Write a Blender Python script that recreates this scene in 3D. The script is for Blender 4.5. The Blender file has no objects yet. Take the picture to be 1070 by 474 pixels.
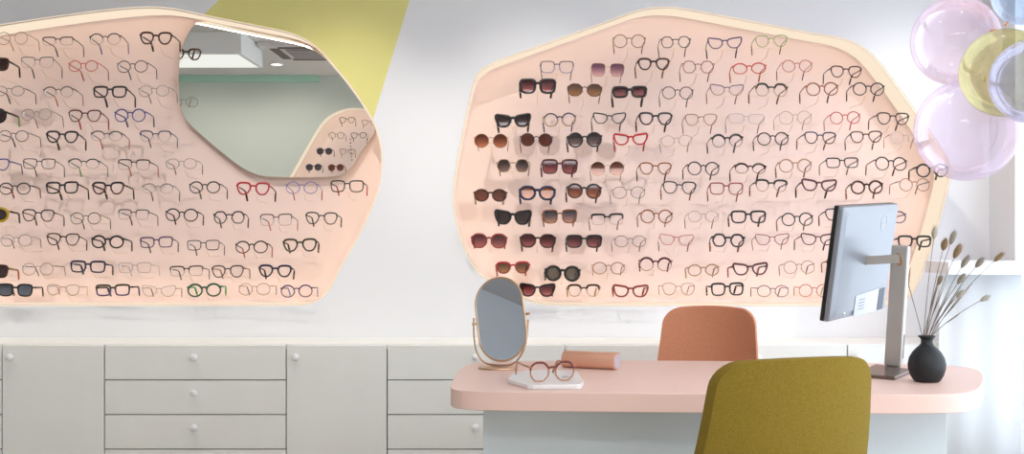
import bpy, bmesh, math, random
from mathutils import Vector, Matrix

SC = bpy.context.scene
COL = SC.collection
PI = math.pi
F, HC = 1265.0, 1.187            # focal length in pixels of the 1070x474 frame, camera height
YW = 5.25                         # face of the wall with the two displays
YG = 5.19                         # fronts of the glasses on display
YB = 5.47                         # back of the recesses
YM = 5.43                        # face of the wall mirror
YR = -0.45                        # wall behind the camera
DESK = 0.74
CEIL = 2.60


def at(px, py, y):
    return Vector(((px - 535.0) / F * y, y, HC - (py - 237.0) / F * y))


def on_plane(px, py, z):
    y = (HC - z) * F / (py - 237.0)
    return Vector(((px - 535.0) / F * y, y, z))


# ------------------------------------------------------------------ materials
def s2l(c):
    return tuple(((v / 12.92) if v <= 0.04045 else ((v + 0.055) / 1.055) ** 2.4) for v in c)


def rgb(r, g, b):
    return s2l((r / 255.0, g / 255.0, b / 255.0)) + (1.0,)


MATS = {}


def new_mat(name):
    m = bpy.data.materials.new(name)
    m.use_nodes = True
    nt = m.node_tree
    nt.nodes.clear()
    out = nt.nodes.new('ShaderNodeOutputMaterial')
    return m, nt, out


def pbr(name, col, rough=0.5, metal=0.0, noise=0.0, nscale=40.0, bump=0.0, bscale=200.0, spec=0.5, coat=0.0, sheen=0.0):
    if name in MATS:
        return MATS[name]
    m, nt, out = new_mat(name)
    b = nt.nodes.new('ShaderNodeBsdfPrincipled')
    b.inputs['Base Color'].default_value = col
    b.inputs['Roughness'].default_value = rough
    b.inputs['Metallic'].default_value = metal
    b.inputs['Specular IOR Level'].default_value = spec
    if coat:
        b.inputs['Coat Weight'].default_value = coat
    if sheen:
        b.inputs['Sheen Weight'].default_value = sheen
    nt.links.new(b.outputs[0], out.inputs[0])
    if noise or bump:
        tc = nt.nodes.new('ShaderNodeTexCoord')
    if noise:
        n = nt.nodes.new('ShaderNodeTexNoise')
        n.inputs['Scale'].default_value = nscale
        n.inputs['Detail'].default_value = 4
        nt.links.new(tc.outputs['Object'], n.inputs['Vector'])
        r = nt.nodes.new('ShaderNodeValToRGB')
        r.color_ramp.elements[0].position = 0.3
        r.color_ramp.elements[1].position = 0.7
        r.color_ramp.elements[0].color = tuple(c * (1 - noise) for c in col[:3]) + (1,)
        r.color_ramp.elements[1].color = tuple(min(1, c * (1 + noise)) for c in col[:3]) + (1,)
        nt.links.new(n.outputs[0], r.inputs[0])
        nt.links.new(r.outputs[0], b.inputs['Base Color'])
    if bump:
        n2 = nt.nodes.new('ShaderNodeTexNoise')
        n2.inputs['Scale'].default_value = bscale
        nt.links.new(tc.outputs['Object'], n2.inputs['Vector'])
        bp = nt.nodes.new('ShaderNodeBump')
        bp.inputs['Strength'].default_value = bump
        bp.inputs['Distance'].default_value = 0.002
        nt.links.new(n2.outputs[0], bp.inputs['Height'])
        nt.links.new(bp.outputs[0], b.inputs['Normal'])
    MATS[name] = m
    return m


def emit(name, col, strength):
    if name in MATS:
        return MATS[name]
    m, nt, out = new_mat(name)
    e = nt.nodes.new('ShaderNodeEmission')
    e.inputs[0].default_value = col
    e.inputs[1].default_value = strength
    nt.links.new(e.outputs[0], out.inputs[0])
    MATS[name] = m
    return m


def clear_glass(name, tint=(1, 1, 1, 1), refl=0.06, tint2=None, rough=0.02):
    """thin see-through lens: tinted from top (tint) to bottom (tint2), with a weak mirror coat"""
    if name in MATS:
        return MATS[name]
    m, nt, out = new_mat(name)
    t = nt.nodes.new('ShaderNodeBsdfTransparent')
    t.inputs[0].default_value = tint
    g = nt.nodes.new('ShaderNodeBsdfGlossy')
    g.inputs['Roughness'].default_value = rough
    g.inputs[0].default_value = (0.95, 0.95, 0.98, 1)
    mx = nt.nodes.new('ShaderNodeMixShader')
    mx.inputs[0].default_value = refl
    if tint2:
        tc = nt.nodes.new('ShaderNodeTexCoord')
        sp = nt.nodes.new('ShaderNodeSeparateXYZ')
        nt.links.new(tc.outputs['Generated'], sp.inputs[0])
        r = nt.nodes.new('ShaderNodeValToRGB')
        r.color_ramp.elements[0].position = 0.1
        r.color_ramp.elements[1].position = 0.8
        r.color_ramp.elements[0].color = tint2
        r.color_ramp.elements[1].color = tint
        nt.links.new(sp.outputs['Z'], r.inputs[0])
        nt.links.new(r.outputs[0], t.inputs[0])
    nt.links.new(t.outputs[0], mx.inputs[1])
    nt.links.new(g.outputs[0], mx.inputs[2])
    nt.links.new(mx.outputs[0], out.inputs[0])
    MATS[name] = m
    return m


# ------------------------------------------------------------------ object helpers
def link(name, bm, mat, parent=None, smooth=False, loc=None):
    me = bpy.data.meshes.new(name)
    bmesh.ops.recalc_face_normals(bm, faces=bm.faces[:])
    bm.to_mesh(me)
    bm.free()
    if smooth:
        for p in me.polygons:
            p.use_smooth = True
    for m in (mat if isinstance(mat, (list, tuple)) else [mat]):
        me.materials.append(m)
    o = bpy.data.objects.new(name, me)
    COL.objects.link(o)
    if parent is not None:
        o.parent = parent
    if loc is not None:
        o.location = loc
    return o


def tag(o, label=None, cat=None, group=None, kind=None):
    if label:
        o['label'] = label
    if cat:
        o['category'] = cat
    if group:
        o['group'] = group
    if kind:
        o['kind'] = kind
    return o


def empty(name, loc=(0, 0, 0), rot=(0, 0, 0)):
    o = bpy.data.objects.new(name, None)
    o.empty_display_size = 0.05
    COL.objects.link(o)
    o.location = loc
    o.rotation_euler = rot
    return o


def thing(name, label, cat, loc=(0, 0, 0), rot=(0, 0, 0), group=None):
    return tag(empty(name, loc, rot), label, cat, group)


def bevel(o, w=0.004, seg=2):
    m = o.modifiers.new('edge', 'BEVEL')
    m.width = w
    m.segments = seg
    m.limit_method = 'ANGLE'
    m.angle_limit = math.radians(40)
    return o


def add_box(bm, x0, x1, y0, y1, z0, z1):
    v = [bm.verts.new((x, y, z)) for z in (z0, z1) for y in (y0, y1) for x in (x0, x1)]
    for f in ((0, 1, 3, 2), (4, 6, 7, 5), (0, 4, 5, 1), (2, 3, 7, 6), (0, 2, 6, 4), (1, 5, 7, 3)):
        bm.faces.new([v[i] for i in f])


def box(name, x0, x1, y0, y1, z0, z1, mat, parent=None, bev=0.0):
    bm = bmesh.new()
    add_box(bm, x0, x1, y0, y1, z0, z1)
    o = link(name, bm, mat, parent)
    if bev:
        bevel(o, bev)
    return o


def frames(pts, closed=False):
    n = len(pts)
    tang = []
    for i in range(n):
        a = pts[(i - 1) % n] if (closed or i > 0) else pts[i]
        b = pts[(i + 1) % n] if (closed or i < n - 1) else pts[i]
        t = (b - a)
        tang.append(t.normalized() if t.length > 1e-9 else Vector((0, 0, 1)))
    return tang


def add_tube(bm, pts, r, seg=6, closed=False, up=Vector((0, 0, 1)), flat=1.0):
    """tube along pts; r a number or a list; flat scales the radius across `up`"""
    pts = [Vector(p) for p in pts]
    n = len(pts)
    tang = frames(pts, closed)
    rings = []
    for i in range(n):
        t = tang[i]
        u = up - t * up.dot(t)
        if u.length < 1e-3:
            alt = Vector((0, 1, 0)) if abs(t.y) < 0.9 else Vector((1, 0, 0))
            u = alt - t * alt.dot(t)
        u.normalize()
        w = t.cross(u)
        ri = r[i] if isinstance(r, (list, tuple)) else r
        ring = []
        for k in range(seg):
            a = 2 * PI * k / seg
            ring.append(bm.verts.new(pts[i] + u * (ri * math.cos(a)) + w * (ri * flat * math.sin(a))))
        rings.append(ring)
    for i in range(n if closed else n - 1):
        a, b = rings[i], rings[(i + 1) % n]
        for k in range(seg):
            bm.faces.new((a[k], a[(k + 1) % seg], b[(k + 1) % seg], b[k]))
    if not closed:
        bm.faces.new(rings[0][::-1])
        bm.faces.new(rings[-1])


def tube(name, pts, r, mat, parent=None, seg=8, closed=False, up=Vector((0, 0, 1)), flat=1.0):
    bm = bmesh.new()
    add_tube(bm, pts, r, seg, closed, up, flat)
    return link(name, bm, mat, parent, smooth=True)


def add_lathe(bm, prof, seg=40, c=(0, 0, 0)):
    c = Vector(c)
    rings = []
    for r, z in prof:
        if r < 1e-6:
            rings.append([bm.verts.new(c + Vector((0, 0, z)))])
        else:
            rings.append([bm.verts.new(c + Vector((r * math.cos(2 * PI * k / seg), r * math.sin(2 * PI * k / seg), z))) for k in range(seg)])
    for a, b in zip(rings, rings[1:]):
        for k in range(seg):
            k2 = (k + 1) % seg
            if len(a) == 1 and len(b) > 1:
                bm.faces.new((a[0], b[k], b[k2]))
            elif len(b) == 1 and len(a) > 1:
                bm.faces.new((a[k], a[k2], b[0]))
            elif len(a) > 1:
                bm.faces.new((a[k], a[k2], b[k2], b[k]))


def chaikin(pts, it=2, cut=0.25):
    for _ in range(it):
        out = []
        n = len(pts)
        for i in range(n):
            a, b = Vector(pts[i]), Vector(pts[(i + 1) % n])
            out.append(a.lerp(b, cut))
            out.append(a.lerp(b, 1 - cut))
        pts = out
    return pts


def resample(pts, n):
    m = len(pts)
    L = [0.0]
    for i in range(m):
        L.append(L[-1] + (Vector(pts[(i + 1) % m]) - Vector(pts[i])).length)
    out, j = [], 0
    for k in range(n):
        s = L[-1] * k / n
        while L[j + 1] < s:
            j += 1
        f = (s - L[j]) / max(1e-9, L[j + 1] - L[j])
        out.append(Vector(pts[j % m]).lerp(Vector(pts[(j + 1) % m]), f))
    return out


def area2(p):
    return sum(p[i].x * p[(i + 1) % len(p)].y - p[(i + 1) % len(p)].x * p[i].y for i in range(len(p))) / 2


def normals2(p):
    """outward normals of a closed 2-D outline"""
    n = len(p)
    s = 1 if area2(p) > 0 else -1
    out = []
    for i in range(n):
        t = p[(i + 1) % n] - p[(i - 1) % n]
        v = Vector((t.y, -t.x)) * s
        out.append(v.normalized())
    return out


def offset2(p, d):
    nn = normals2(p)
    return [a + b * d for a, b in zip(p, nn)]


def add_prism_xz(bm, pts2, y0, y1):
    """closed prism from an (x, z) outline"""
    a = [bm.verts.new((p.x, y0, p.y)) for p in pts2]
    b = [bm.verts.new((p.x, y1, p.y)) for p in pts2]
    n = len(pts2)
    bm.faces.new(a)
    bm.faces.new(b[::-1])
    for i in range(n):
        j = (i + 1) % n
        bm.faces.new((a[i], b[i], b[j], a[j]))


def add_prism_xy(bm, pts2, z0, z1):
    a = [bm.verts.new((p[0], p[1], z0)) for p in pts2]
    b = [bm.verts.new((p[0], p[1], z1)) for p in pts2]
    n = len(pts2)
    bm.faces.new(a)
    bm.faces.new(b[::-1])
    for i in range(n):
        j = (i + 1) % n
        bm.faces.new((a[i], b[i], b[j], a[j]))


# ------------------------------------------------------------------ common materials
M_CAB = pbr('cabinet_white', rgb(234, 234, 230), 0.45, noise=0.015, nscale=6)
M_TOP = pbr('worktop_white', rgb(236, 236, 232), 0.4)
M_KNOB = pbr('knob_white', rgb(240, 240, 242), 0.3)
M_GAP = pbr('carcass_grey', rgb(120, 116, 106), 0.8)  # plain warm grey of the cabinet bodies, visible in the gaps
M_PINK = pbr('panel_pink', rgb(226, 203, 197), 0.55, noise=0.02, nscale=3)
M_STEEL = pbr('brushed_steel', rgb(185, 180, 172), 0.35, 0.7)
M_WIRE = pbr('brass_wire', rgb(222, 190, 158), .35, .2)
M_ROD = pbr('thin_steel_rod', rgb(205, 196, 186), 0.3, 0.4)
M_CEIL = pbr('ceiling_paint', rgb(214, 210, 208), 0.9)
M_WHITE = pbr('white_paint', rgb(235, 236, 238), 0.7)
M_REAR = pbr('rear_wall_paint', rgb(206, 211, 202), 0.85)
M_FLOOR = pbr('floor_resin', rgb(196, 190, 182), 0.5, noise=0.06, nscale=5)
M_GLOW = emit('opal_light_edge', (1.0, 0.83, 0.64, 1), .98)
M_LED = emit('led_strip_light', (1.0, 0.84, 0.66, 1), 36)
M_LIP = pbr('recess_lip', rgb(244, 226, 208), .6)


def wall_material():
    """white wall with the painted yellow-green slanting field beside the mirror"""
    m, nt, out = new_mat('wall_paint_with_green_field')
    b = nt.nodes.new('ShaderNodeBsdfPrincipled')
    b.inputs['Roughness'].default_value = 0.8
    tc = nt.nodes.new('ShaderNodeTexCoord')

    def side(p, q, sgn):
        d = q - p
        nrm = Vector((d.z, 0, -d.x)).normalized() * sgn
        dot = nt.nodes.new('ShaderNodeVectorMath')
        dot.operation = 'DOT_PRODUCT'
        dot.inputs[1].default_value = nrm
        nt.links.new(tc.outputs['Object'], dot.inputs[0])
        g = nt.nodes.new('ShaderNodeMath')
        g.operation = 'GREATER_THAN'
        g.inputs[1].default_value = nrm.dot(p)
        nt.links.new(dot.outputs['Value'], g.inputs[0])
        return g
    a = side(at(213, 15.2, YW), at(228.5, 0, YW), 1)      # right of the first edge
    c = side(at(390, 124, YW), at(428, 0, YW), -1)         # left of the second edge
    mul = nt.nodes.new('ShaderNodeMath')
    mul.operation = 'MULTIPLY'
    nt.links.new(a.outputs[0], mul.inputs[0])
    nt.links.new(c.outputs[0], mul.inputs[1])
    e = side(at(100, 150, YW), at(500, 150, YW), -1)       # above the mirror corner
    mul2 = nt.nodes.new('ShaderNodeMath')
    mul2.operation = 'MULTIPLY'
    nt.links.new(mul.outputs[0], mul2.inputs[0])
    nt.links.new(e.outputs[0], mul2.inputs[1])
    mul = mul2
    mix = nt.nodes.new('ShaderNodeMix')
    mix.data_type = 'RGBA'
    mix.inputs[6].default_value = rgb(232, 232, 235)
    mix.inputs[7].default_value = rgb(228, 220, 142)
    nt.links.new(mul.outputs[0], mix.inputs[0])
    nt.links.new(mix.outputs[2], b.inputs['Base Color'])
    nt.links.new(b.outputs[0], out.inputs[0])
    return m


# ------------------------------------------------------------------ display recess outlines (photo pixels on the wall face)
LEFT_PX = [(-100, 42), (0, 25.3), (76, 14), (127, 8), (162, 6.2), (187, 9.4), (213, 15.2), (270, 26.6), (303, 33), (322, 41.4), (337, 53.2),
           (348, 67), (368, 90), (392, 127), (398, 146), (400.5, 166), (398, 193.5), (388, 220), (377.5, 243), (357, 278), (346, 301),
           (337, 312), (325, 318), (312, 319.5), (100, 319.5), (-100, 319.5), (-130, 312), (-150, 285), (-165, 200), (-158, 110), (-135, 58)]
RIGHT_PX = [(560, 48.5), (640, 20), (660, 12), (680, 7.2), (700, 6.6), (720, 9), (800, 24.5), (850, 34.2), (886, 40), (908, 52), (923, 68.4),
            (952, 108), (976, 143), (990, 163), (995, 180), (991, 199), (979, 244), (965, 285), (958, 301), (950, 313), (936, 319.3), (900, 319.5),
            (600, 319.5), (572, 319), (557, 317), (540, 309), (508, 292), (497, 284), (484, 260), (475, 230), (472.5, 210), (474, 185),
            (486, 122), (494, 86), (499, 75), (511, 66)]
REAR_PX = [(285, 214), (303, 184), (331, 134), (341, 122), (357, 114), (369, 112.3), (384, 114), (440, 126), (462, 134), (474, 150), (482, 180),
           (478, 215), (462, 238), (440, 244), (320, 244), (296, 240), (282, 228)]


def outline_world(px, y, mirror=False):
    pts = [Vector(((x - 535.0) / F * y, HC - (v - 237.0) / F * y)) for x, v in px]
    pts = chaikin(pts, 2)
    return resample(pts, 150)


OUT_L = outline_world(LEFT_PX, YW)
OUT_R = outline_world(RIGHT_PX, YW)
OUT_B = outline_world(REAR_PX, 2 * YM - YR)


def wall_with_holes(name, x0, x1, z0, z1, y, holes, mat, thick):
    bm = bmesh.new()
    edges = []
    loops = [[Vector((x0, z0)), Vector((x1, z0)), Vector((x1, z1)), Vector((x0, z1))]] + [offset2(h, 0.001) for h in holes]
    for lp in loops:
        vs = [bm.verts.new((p.x, y, p.y)) for p in lp]
        for i in range(len(vs)):
            edges.append(bm.edges.new((vs[i], vs[(i + 1) % len(vs)])))
    bmesh.ops.triangle_fill(bm, use_beauty=True, use_dissolve=False, edges=edges, normal=(0, -1, 0))
    ret = bmesh.ops.extrude_face_region(bm, geom=bm.faces[:])
    vs = [e for e in ret['geom'] if isinstance(e, bmesh.types.BMVert)]
    bmesh.ops.translate(bm, vec=(0, thick, 0), verts=vs)
    o = link(name, bm, mat)
    return tag(o, kind='structure')


XL, XR = -4.2, 2.07
wall_with_holes('wall_back', XL, XR, 0, CEIL, YW, [OUT_L, OUT_R], wall_material(), 0.30)
wall_with_holes('wall_front', XL, XR, 0, CEIL, YR, [OUT_B], M_REAR, -0.30)
tag(box('floor', XL - .3, XR + .3, YR - .35, YW + .35, -0.1, 0, M_FLOOR), kind='structure')
tag(box('ceiling', XL - .3, XR + .3, YR - .35, YW + .35, CEIL, CEIL + .12, M_CEIL), kind='structure')
tag(box('wall_left', XL - .2, XL, YR - .3, YW + .3, 0, CEIL, M_WHITE), kind='structure')
# right wall round the shop window
WY0, WY1, WZ0, WZ1 = 0.7, 4.98, 0.12, 2.38
bm = bmesh.new()
add_box(bm, XR, XR + .2, YR - .3, WY0, 0, CEIL)
add_box(bm, XR, XR + .2, WY1, YW + .3, 0, CEIL)
add_box(bm, XR, XR + .2, WY0, WY1, 0, WZ0)
add_box(bm, XR, XR + .2, WY0, WY1, WZ1, CEIL)
tag(link('wall_right', bm, M_WHITE), kind='structure')
win = tag(empty('window_1', (XR + .08, WY0, WZ0)), kind='structure')
bm = bmesh.new()
w_, h_ = WY1 - WY0, WZ1 - WZ0
for k in range(5):
    yk = k * (w_ - .06) / 4
    add_box(bm, 0, .06, yk, yk + .06, 0, h_)
for k in range(4):
    a, b = k * (w_ - .06) / 4 + .06, (k + 1) * (w_ - .06) / 4
    add_box(bm, 0.002, .058, a, b, 0, .06)
    add_box(bm, 0.002, .058, a, b, h_ - .06, h_)
    add_box(bm, 0.002, .058, a, b, 1.55, 1.60)
fr = link('window_frame', bm, M_WHITE, win)
M_PANE = clear_glass('window_pane_glass', (.97, .985, 1, 1), 0.06)
for k in range(4):
    a, b = k * (w_ - .06) / 4 + .06, (k + 1) * (w_ - .06) / 4
    box('pane', .025, .033, a, b, .06, 1.55, M_PANE, win)
    box('pane', .025, .033, a, b, 1.60, h_ - .06, M_PANE, win)
# soffit on the rear ceiling with its pale green edge (seen in the wall mirror)
tag(box('trim_1', XL, -1.80, YR + .002, YR + .05, CEIL - .06, CEIL - .001, pbr('pale_green_edge', rgb(176, 214, 194), .7)), kind='structure')
lb = thing('added_ceiling_glow', 'square ceiling slab with added glow reflected in the top of the wall mirror', 'ceiling light', (-2.3, 1.72, CEIL - .001))  # bulkhead slab; the light falling on it is put in as glow
box('housing', -.34, .34, -.38, .38, -.16, 0, M_WHITE, lb, bev=.004)
box('glow_face', -.31, .31, -.35, .35, -.1635, -.1605, emit('slab_glow', (1, .99, .95, 1), .95), lb)


# ------------------------------------------------------------------ display panels
def display(name, label, cat, out, yf, yb):
    """recess: an opal glowing edge round the opening and a pink back board with a small coved rim"""
    s = 1 if yb > yf else -1
    root = thing(name, label, cat, (0, yf, 0))
    dep = abs(yb - yf)
    rc = .018
    d0 = dep - rc
    n = len(out)
    inner = offset2(out, -.0006)
    bm = bmesh.new()
    rings = []
    for k in range(9):
        a = PI / 2 * k / 8
        o = offset2(inner, -rc * (1 - math.cos(a)))
        rings.append([bm.verts.new((p.x, s * (d0 + rc * math.sin(a)), p.y)) for p in o])
    for A, B in zip(rings, rings[1:]):
        for i in range(n):
            j = (i + 1) % n
            bm.faces.new((A[i], A[j], B[j], B[i]))
    bm.faces.new(rings[-1])
    back = [bm.verts.new((p.x, s * (dep + .012), p.y)) for p in inner]
    for i in range(n):
        j = (i + 1) % n
        bm.faces.new((rings[0][i], back[i], back[j], rings[0][j]))
    bm.faces.new(back)
    bb = link('back_board', bm, M_PINK, root)
    for p in bb.data.polygons:
        p.use_smooth = len(p.vertices) == 4
    bm = bmesh.new()
    ins = offset2(inner, -.002)
    a = [bm.verts.new((p.x, s * .001, p.y)) for p in ins]
    b = [bm.verts.new((p.x, s * (d0 - .0005), p.y)) for p in ins]
    c = [bm.verts.new((p.x, s * (d0 - .0005), p.y)) for p in inner]
    d = [bm.verts.new((p.x, s * .001, p.y)) for p in inner]
    for i in range(n):
        j = (i + 1) % n
        for q, r in ((a, b), (b, c), (c, d), (d, a)):
            bm.faces.new((q[i], q[j], r[j], r[i]))
    tag(link('light_edge', bm, M_GLOW, root), label='glowing cream edge of the recess')
    for nm, mt, y0, y1, w0, w1 in (('front_lip', M_LIP, .001, .006, .0024, .0075), ('light_strip', M_LED, .0062, .0080, .0026, .0058)):
        bm = bmesh.new()
        o0, o1 = offset2(inner, -w0), offset2(inner, -w1)
        a = [bm.verts.new((p.x, s * y0, p.y)) for p in o0]
        b = [bm.verts.new((p.x, s * y1, p.y)) for p in o0]
        c = [bm.verts.new((p.x, s * y1, p.y)) for p in o1]
        d = [bm.verts.new((p.x, s * y0, p.y)) for p in o1]
        for i in range(n):
            j = (i + 1) % n
            for q, r in ((a, b), (b, c), (c, d), (d, a)):
                bm.faces.new((q[i], q[j], r[j], r[i]))
        link(nm, bm, mt, root)
    return root


P_LEFT = display('eyewear_display', 'pink glowing display recess holding the wall mirror and rows of spectacles', 'display panel', OUT_L, YW, YB)
P_RIGHT = display('eyewear_display', 'pink glowing display recess of spectacles and sunglasses above the desk', 'display panel', OUT_R, YW, YB)
P_REAR = display('eyewear_display', 'small pink display recess seen only reflected in the wall mirror', 'display panel', OUT_B, YR, YR - .17)

# wall mirror hung in the left recess
MIRROR_PX = [(204, 23), (216, 21.2), (245, 28.6), (270, 34), (296, 39), (314, 44), (330, 52.5), (344, 64.3), (357, 79), (381, 112), (390, 128),
             (393, 137), (388, 144), (378, 157.5), (370, 172), (361, 181), (349, 185), (330, 185.3), (290, 185.3), (272, 184), (258, 178.5), (243, 169),
             (202, 134.5), (191, 122), (187, 108), (186.4, 95), (186.6, 66), (189, 51), (195, 37)]
mo = resample(chaikin([Vector(((x - 535.0) / F * YM, HC - (v - 237.0) / F * YM)) for x, v in MIRROR_PX], 2), 120)
wm = thing('wall_mirror', 'large frameless many-sided wall mirror set in the pink recess', 'mirror', (0, YM, 0))
m_, nt_, out_ = new_mat('mirror_silver')
g_ = nt_.nodes.new('ShaderNodeBsdfGlossy')
g_.inputs[0].default_value = (0.93, 0.95, 0.92, 1)
g_.inputs['Roughness'].default_value = 0.0
nt_.links.new(g_.outputs[0], out_.inputs[0])
M_MIRROR = m_
bm = bmesh.new()
add_prism_xz(bm, offset2(mo, -.002), 0.0, .006)
link('mirror_glass', bm, M_MIRROR, wm)
bm = bmesh.new()
ins = offset2(mo, -.0018)
n = len(mo)
A = [bm.verts.new((p.x, .0, p.y)) for p in mo]
B = [bm.verts.new((p.x, .0, p.y)) for p in ins]
Cc = [bm.verts.new((p.x, .03, p.y)) for p in mo]
D = [bm.verts.new((p.x, .03, p.y)) for p in ins]
for i in range(n):
    j = (i + 1) % n
    bm.faces.new((A[i], A[j], B[j], B[i]))
    bm.faces.new((A[i], A[j], Cc[j], Cc[i]))
    bm.faces.new((B[i], B[j], D[j], D[i]))
    bm.faces.new((Cc[i], Cc[j], D[j], D[i]))
link('edge_trim', bm, pbr('mirror_edge', rgb(196, 176, 158), .35, .3), wm)
cxm = sum(p.x for p in mo) / n
czm = sum(p.y for p in mo) / n
box('wall_mount', cxm - .2, cxm + .2, .0305, YB - YM - .003, czm - .15, czm + .15, M_WHITE, wm)

# ------------------------------------------------------------------ eyewear
UNIT = {
    'panto': [(-.95, .5), (-.62, .97), (.6, 1), (1.02, .7), (.95, -.1), (.55, -.86), (0, -1), (-.5, -.86), (-.9, -.15)],
    'square': [(-1, .6), (-.75, 1), (.8, 1), (1.04, .72), (.97, -.6), (.62, -1), (-.52, -1), (-.9, -.6)],
    'rect': [(-1, .55), (-.8, 1), (.85, 1), (1.04, .75), (.97, -.6), (.72, -1), (-.62, -1), (-.93, -.6)],
    'cat': [(-1, .4), (-.7, .8), (.45, .98), (1.12, 1.12), (1.03, .1), (.62, -.85), (0, -1), (-.6, -.86), (-.95, -.2)],
    'hex': [(-1.02, 0), (-.56, 1), (.56, 1), (1.02, 0), (.56, -1), (-.56, -1)],
    'oct': [(-1, .42), (-.45, 1), (.5, 1), (1.03, .5), (1, -.4), (.5, -1), (-.42, -1), (-.96, -.42)],
    'drop': [(-.85, .8), (.8, .92), (1.03, .4), (.9, -.5), (.3, -1), (-.4, -.92), (-.95, 0)],
}
RATIO = {'round': .97, 'panto': .88, 'square': .84, 'rect': .64, 'cat': .78, 'hex': .90, 'oct': .86, 'drop': .86, 'oval': .76}


def lens_outline(shape, w, h, side, n=36):
    if shape in ('round', 'oval'):
        p = [Vector((math.cos(2 * PI * k / n), math.sin(2 * PI * k / n))) for k in range(n)]
    else:
        base = [Vector(q) for q in UNIT[shape]]
        p = chaikin(base, 1, .17) if shape in ('hex', 'oct') else chaikin(base, 3)
        if shape in ('hex', 'oct'):
            p = chaikin(p, 2)
        p = resample(p, n)
    return [Vector((q.x * w / 2 * side, q.y * h / 2)) for q in p]


# rim half-thickness (in plane), depth, upper-rim gain, lower-rim gain, temple half-height
STYLE = {
    'wire': (.0008, .0009, 1.0, 1.0, .0010),
    'thin': (.0012, .0013, 1.1, .95, .0013),
    'half': (.0013, .0014, 1.35, .35, .0014),
    'rimless': (.0004, .0008, 1.0, 1.0, .0009),
    'mid': (.0017, .0019, 1.2, .9, .0020),
    'bold': (.0026, .0024, 1.2, .9, .0028),
    'chunky': (.0038, .0030, 1.1, 1.0, .0035),
    'brow': (.0021, .0022, 1.5, .45, .0023),
}

INK = {
    'black': rgb(26, 23, 24), 'gunmetal': rgb(82, 76, 74), 'grey': rgb(112, 104, 100), 'silver': rgb(172, 164, 158), 'gold': rgb(178, 142, 96),
    'rosegold': rgb(196, 138, 112), 'tan': rgb(196, 146, 108), 'beige': rgb(214, 180, 158), 'tortoise': rgb(82, 44, 26), 'amber': rgb(160, 86, 34),
    'burgundy': rgb(98, 26, 38), 'red': rgb(206, 30, 46), 'coral': rgb(240, 92, 72), 'brick': rgb(166, 56, 46), 'orange': rgb(222, 106, 42),
    'navy': rgb(36, 36, 78), 'blue': rgb(62, 70, 150), 'purple': rgb(96, 64, 118), 'lilac': rgb(150, 140, 196), 'mauve': rgb(160, 110, 130),
    'green': rgb(22, 98, 56), 'lime': rgb(168, 206, 110), 'yellow': rgb(214, 178, 30), 'olive': rgb(66, 62, 38), 'brown': rgb(70, 40, 30),
    'copper': rgb(232, 168, 128), 'cherry': rgb(150, 58, 52), 'clear': rgb(226, 206, 204), 'pink': rgb(226, 128, 124), 'darkgreen': rgb(44, 58, 48), 'brightgreen': rgb(58, 170, 84), 'rose': rgb(176, 92, 96),
}


def ink(name):
    metal = 0.35 if name in ('silver', 'gold', 'rosegold', 'gunmetal') else 0.0
    col = tuple(c * .62 for c in INK[name][:3]) + (1,)
    if name in ('tortoise', 'amber', 'brown'):
        return pbr('frame_' + name, col, .25, 0, noise=.55, nscale=90)
    return pbr('frame_' + name, col, .28, metal)


def q(c, k=.5):
    return tuple(v ** k for v in c[:3]) + (1,)


LENS = {
    'clear': lambda: clear_glass('lens_clear', (.985, .985, .99, 1), .008, rough=.22),
    'purple': lambda: clear_glass('lens_purple_fade', q(rgb(104, 58, 92)), .05, q(rgb(226, 190, 196))),
    'wine': lambda: clear_glass('lens_wine_fade', q(rgb(74, 34, 44)), .05, q(rgb(176, 110, 112))),
    'brown': lambda: clear_glass('lens_brown_fade', q(rgb(84, 46, 34)), .05, q(rgb(196, 132, 100))),
    'darkbrown': lambda: clear_glass('lens_dark_brown', q(rgb(92, 42, 24)), .05, q(rgb(120, 58, 34))),
    'amber': lambda: clear_glass('lens_amber', q(rgb(150, 84, 34)), .05, q(rgb(190, 120, 60))),
    'olive': lambda: clear_glass('lens_olive_fade', q(rgb(86, 60, 30)), .05, q(rgb(176, 134, 84))),
    'grey': lambda: clear_glass('lens_grey_fade', q(rgb(52, 46, 50)), .06, q(rgb(140, 124, 120))),
    'greygreen': lambda: clear_glass('lens_grey_green', q(rgb(92, 84, 68)), .07, q(rgb(110, 100, 84))),
    'black': lambda: clear_glass('lens_black', q(rgb(44, 30, 34)), .06, q(rgb(66, 46, 48))),
    'blue': lambda: clear_glass('lens_blue_fade', q(rgb(60, 60, 84)), .08, q(rgb(196, 156, 136))),
    'bluegrey': lambda: clear_glass('lens_blue_grey', q(rgb(70, 86, 108)), .12, q(rgb(96, 110, 128))),
}

RNG = random.Random(7)
M_TAG = pbr('tag_plastic', rgb(226, 228, 230), .3)
M_PAD = clear_glass('nose_pad_silicone', (.9, .9, .9, 1), .12)


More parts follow.
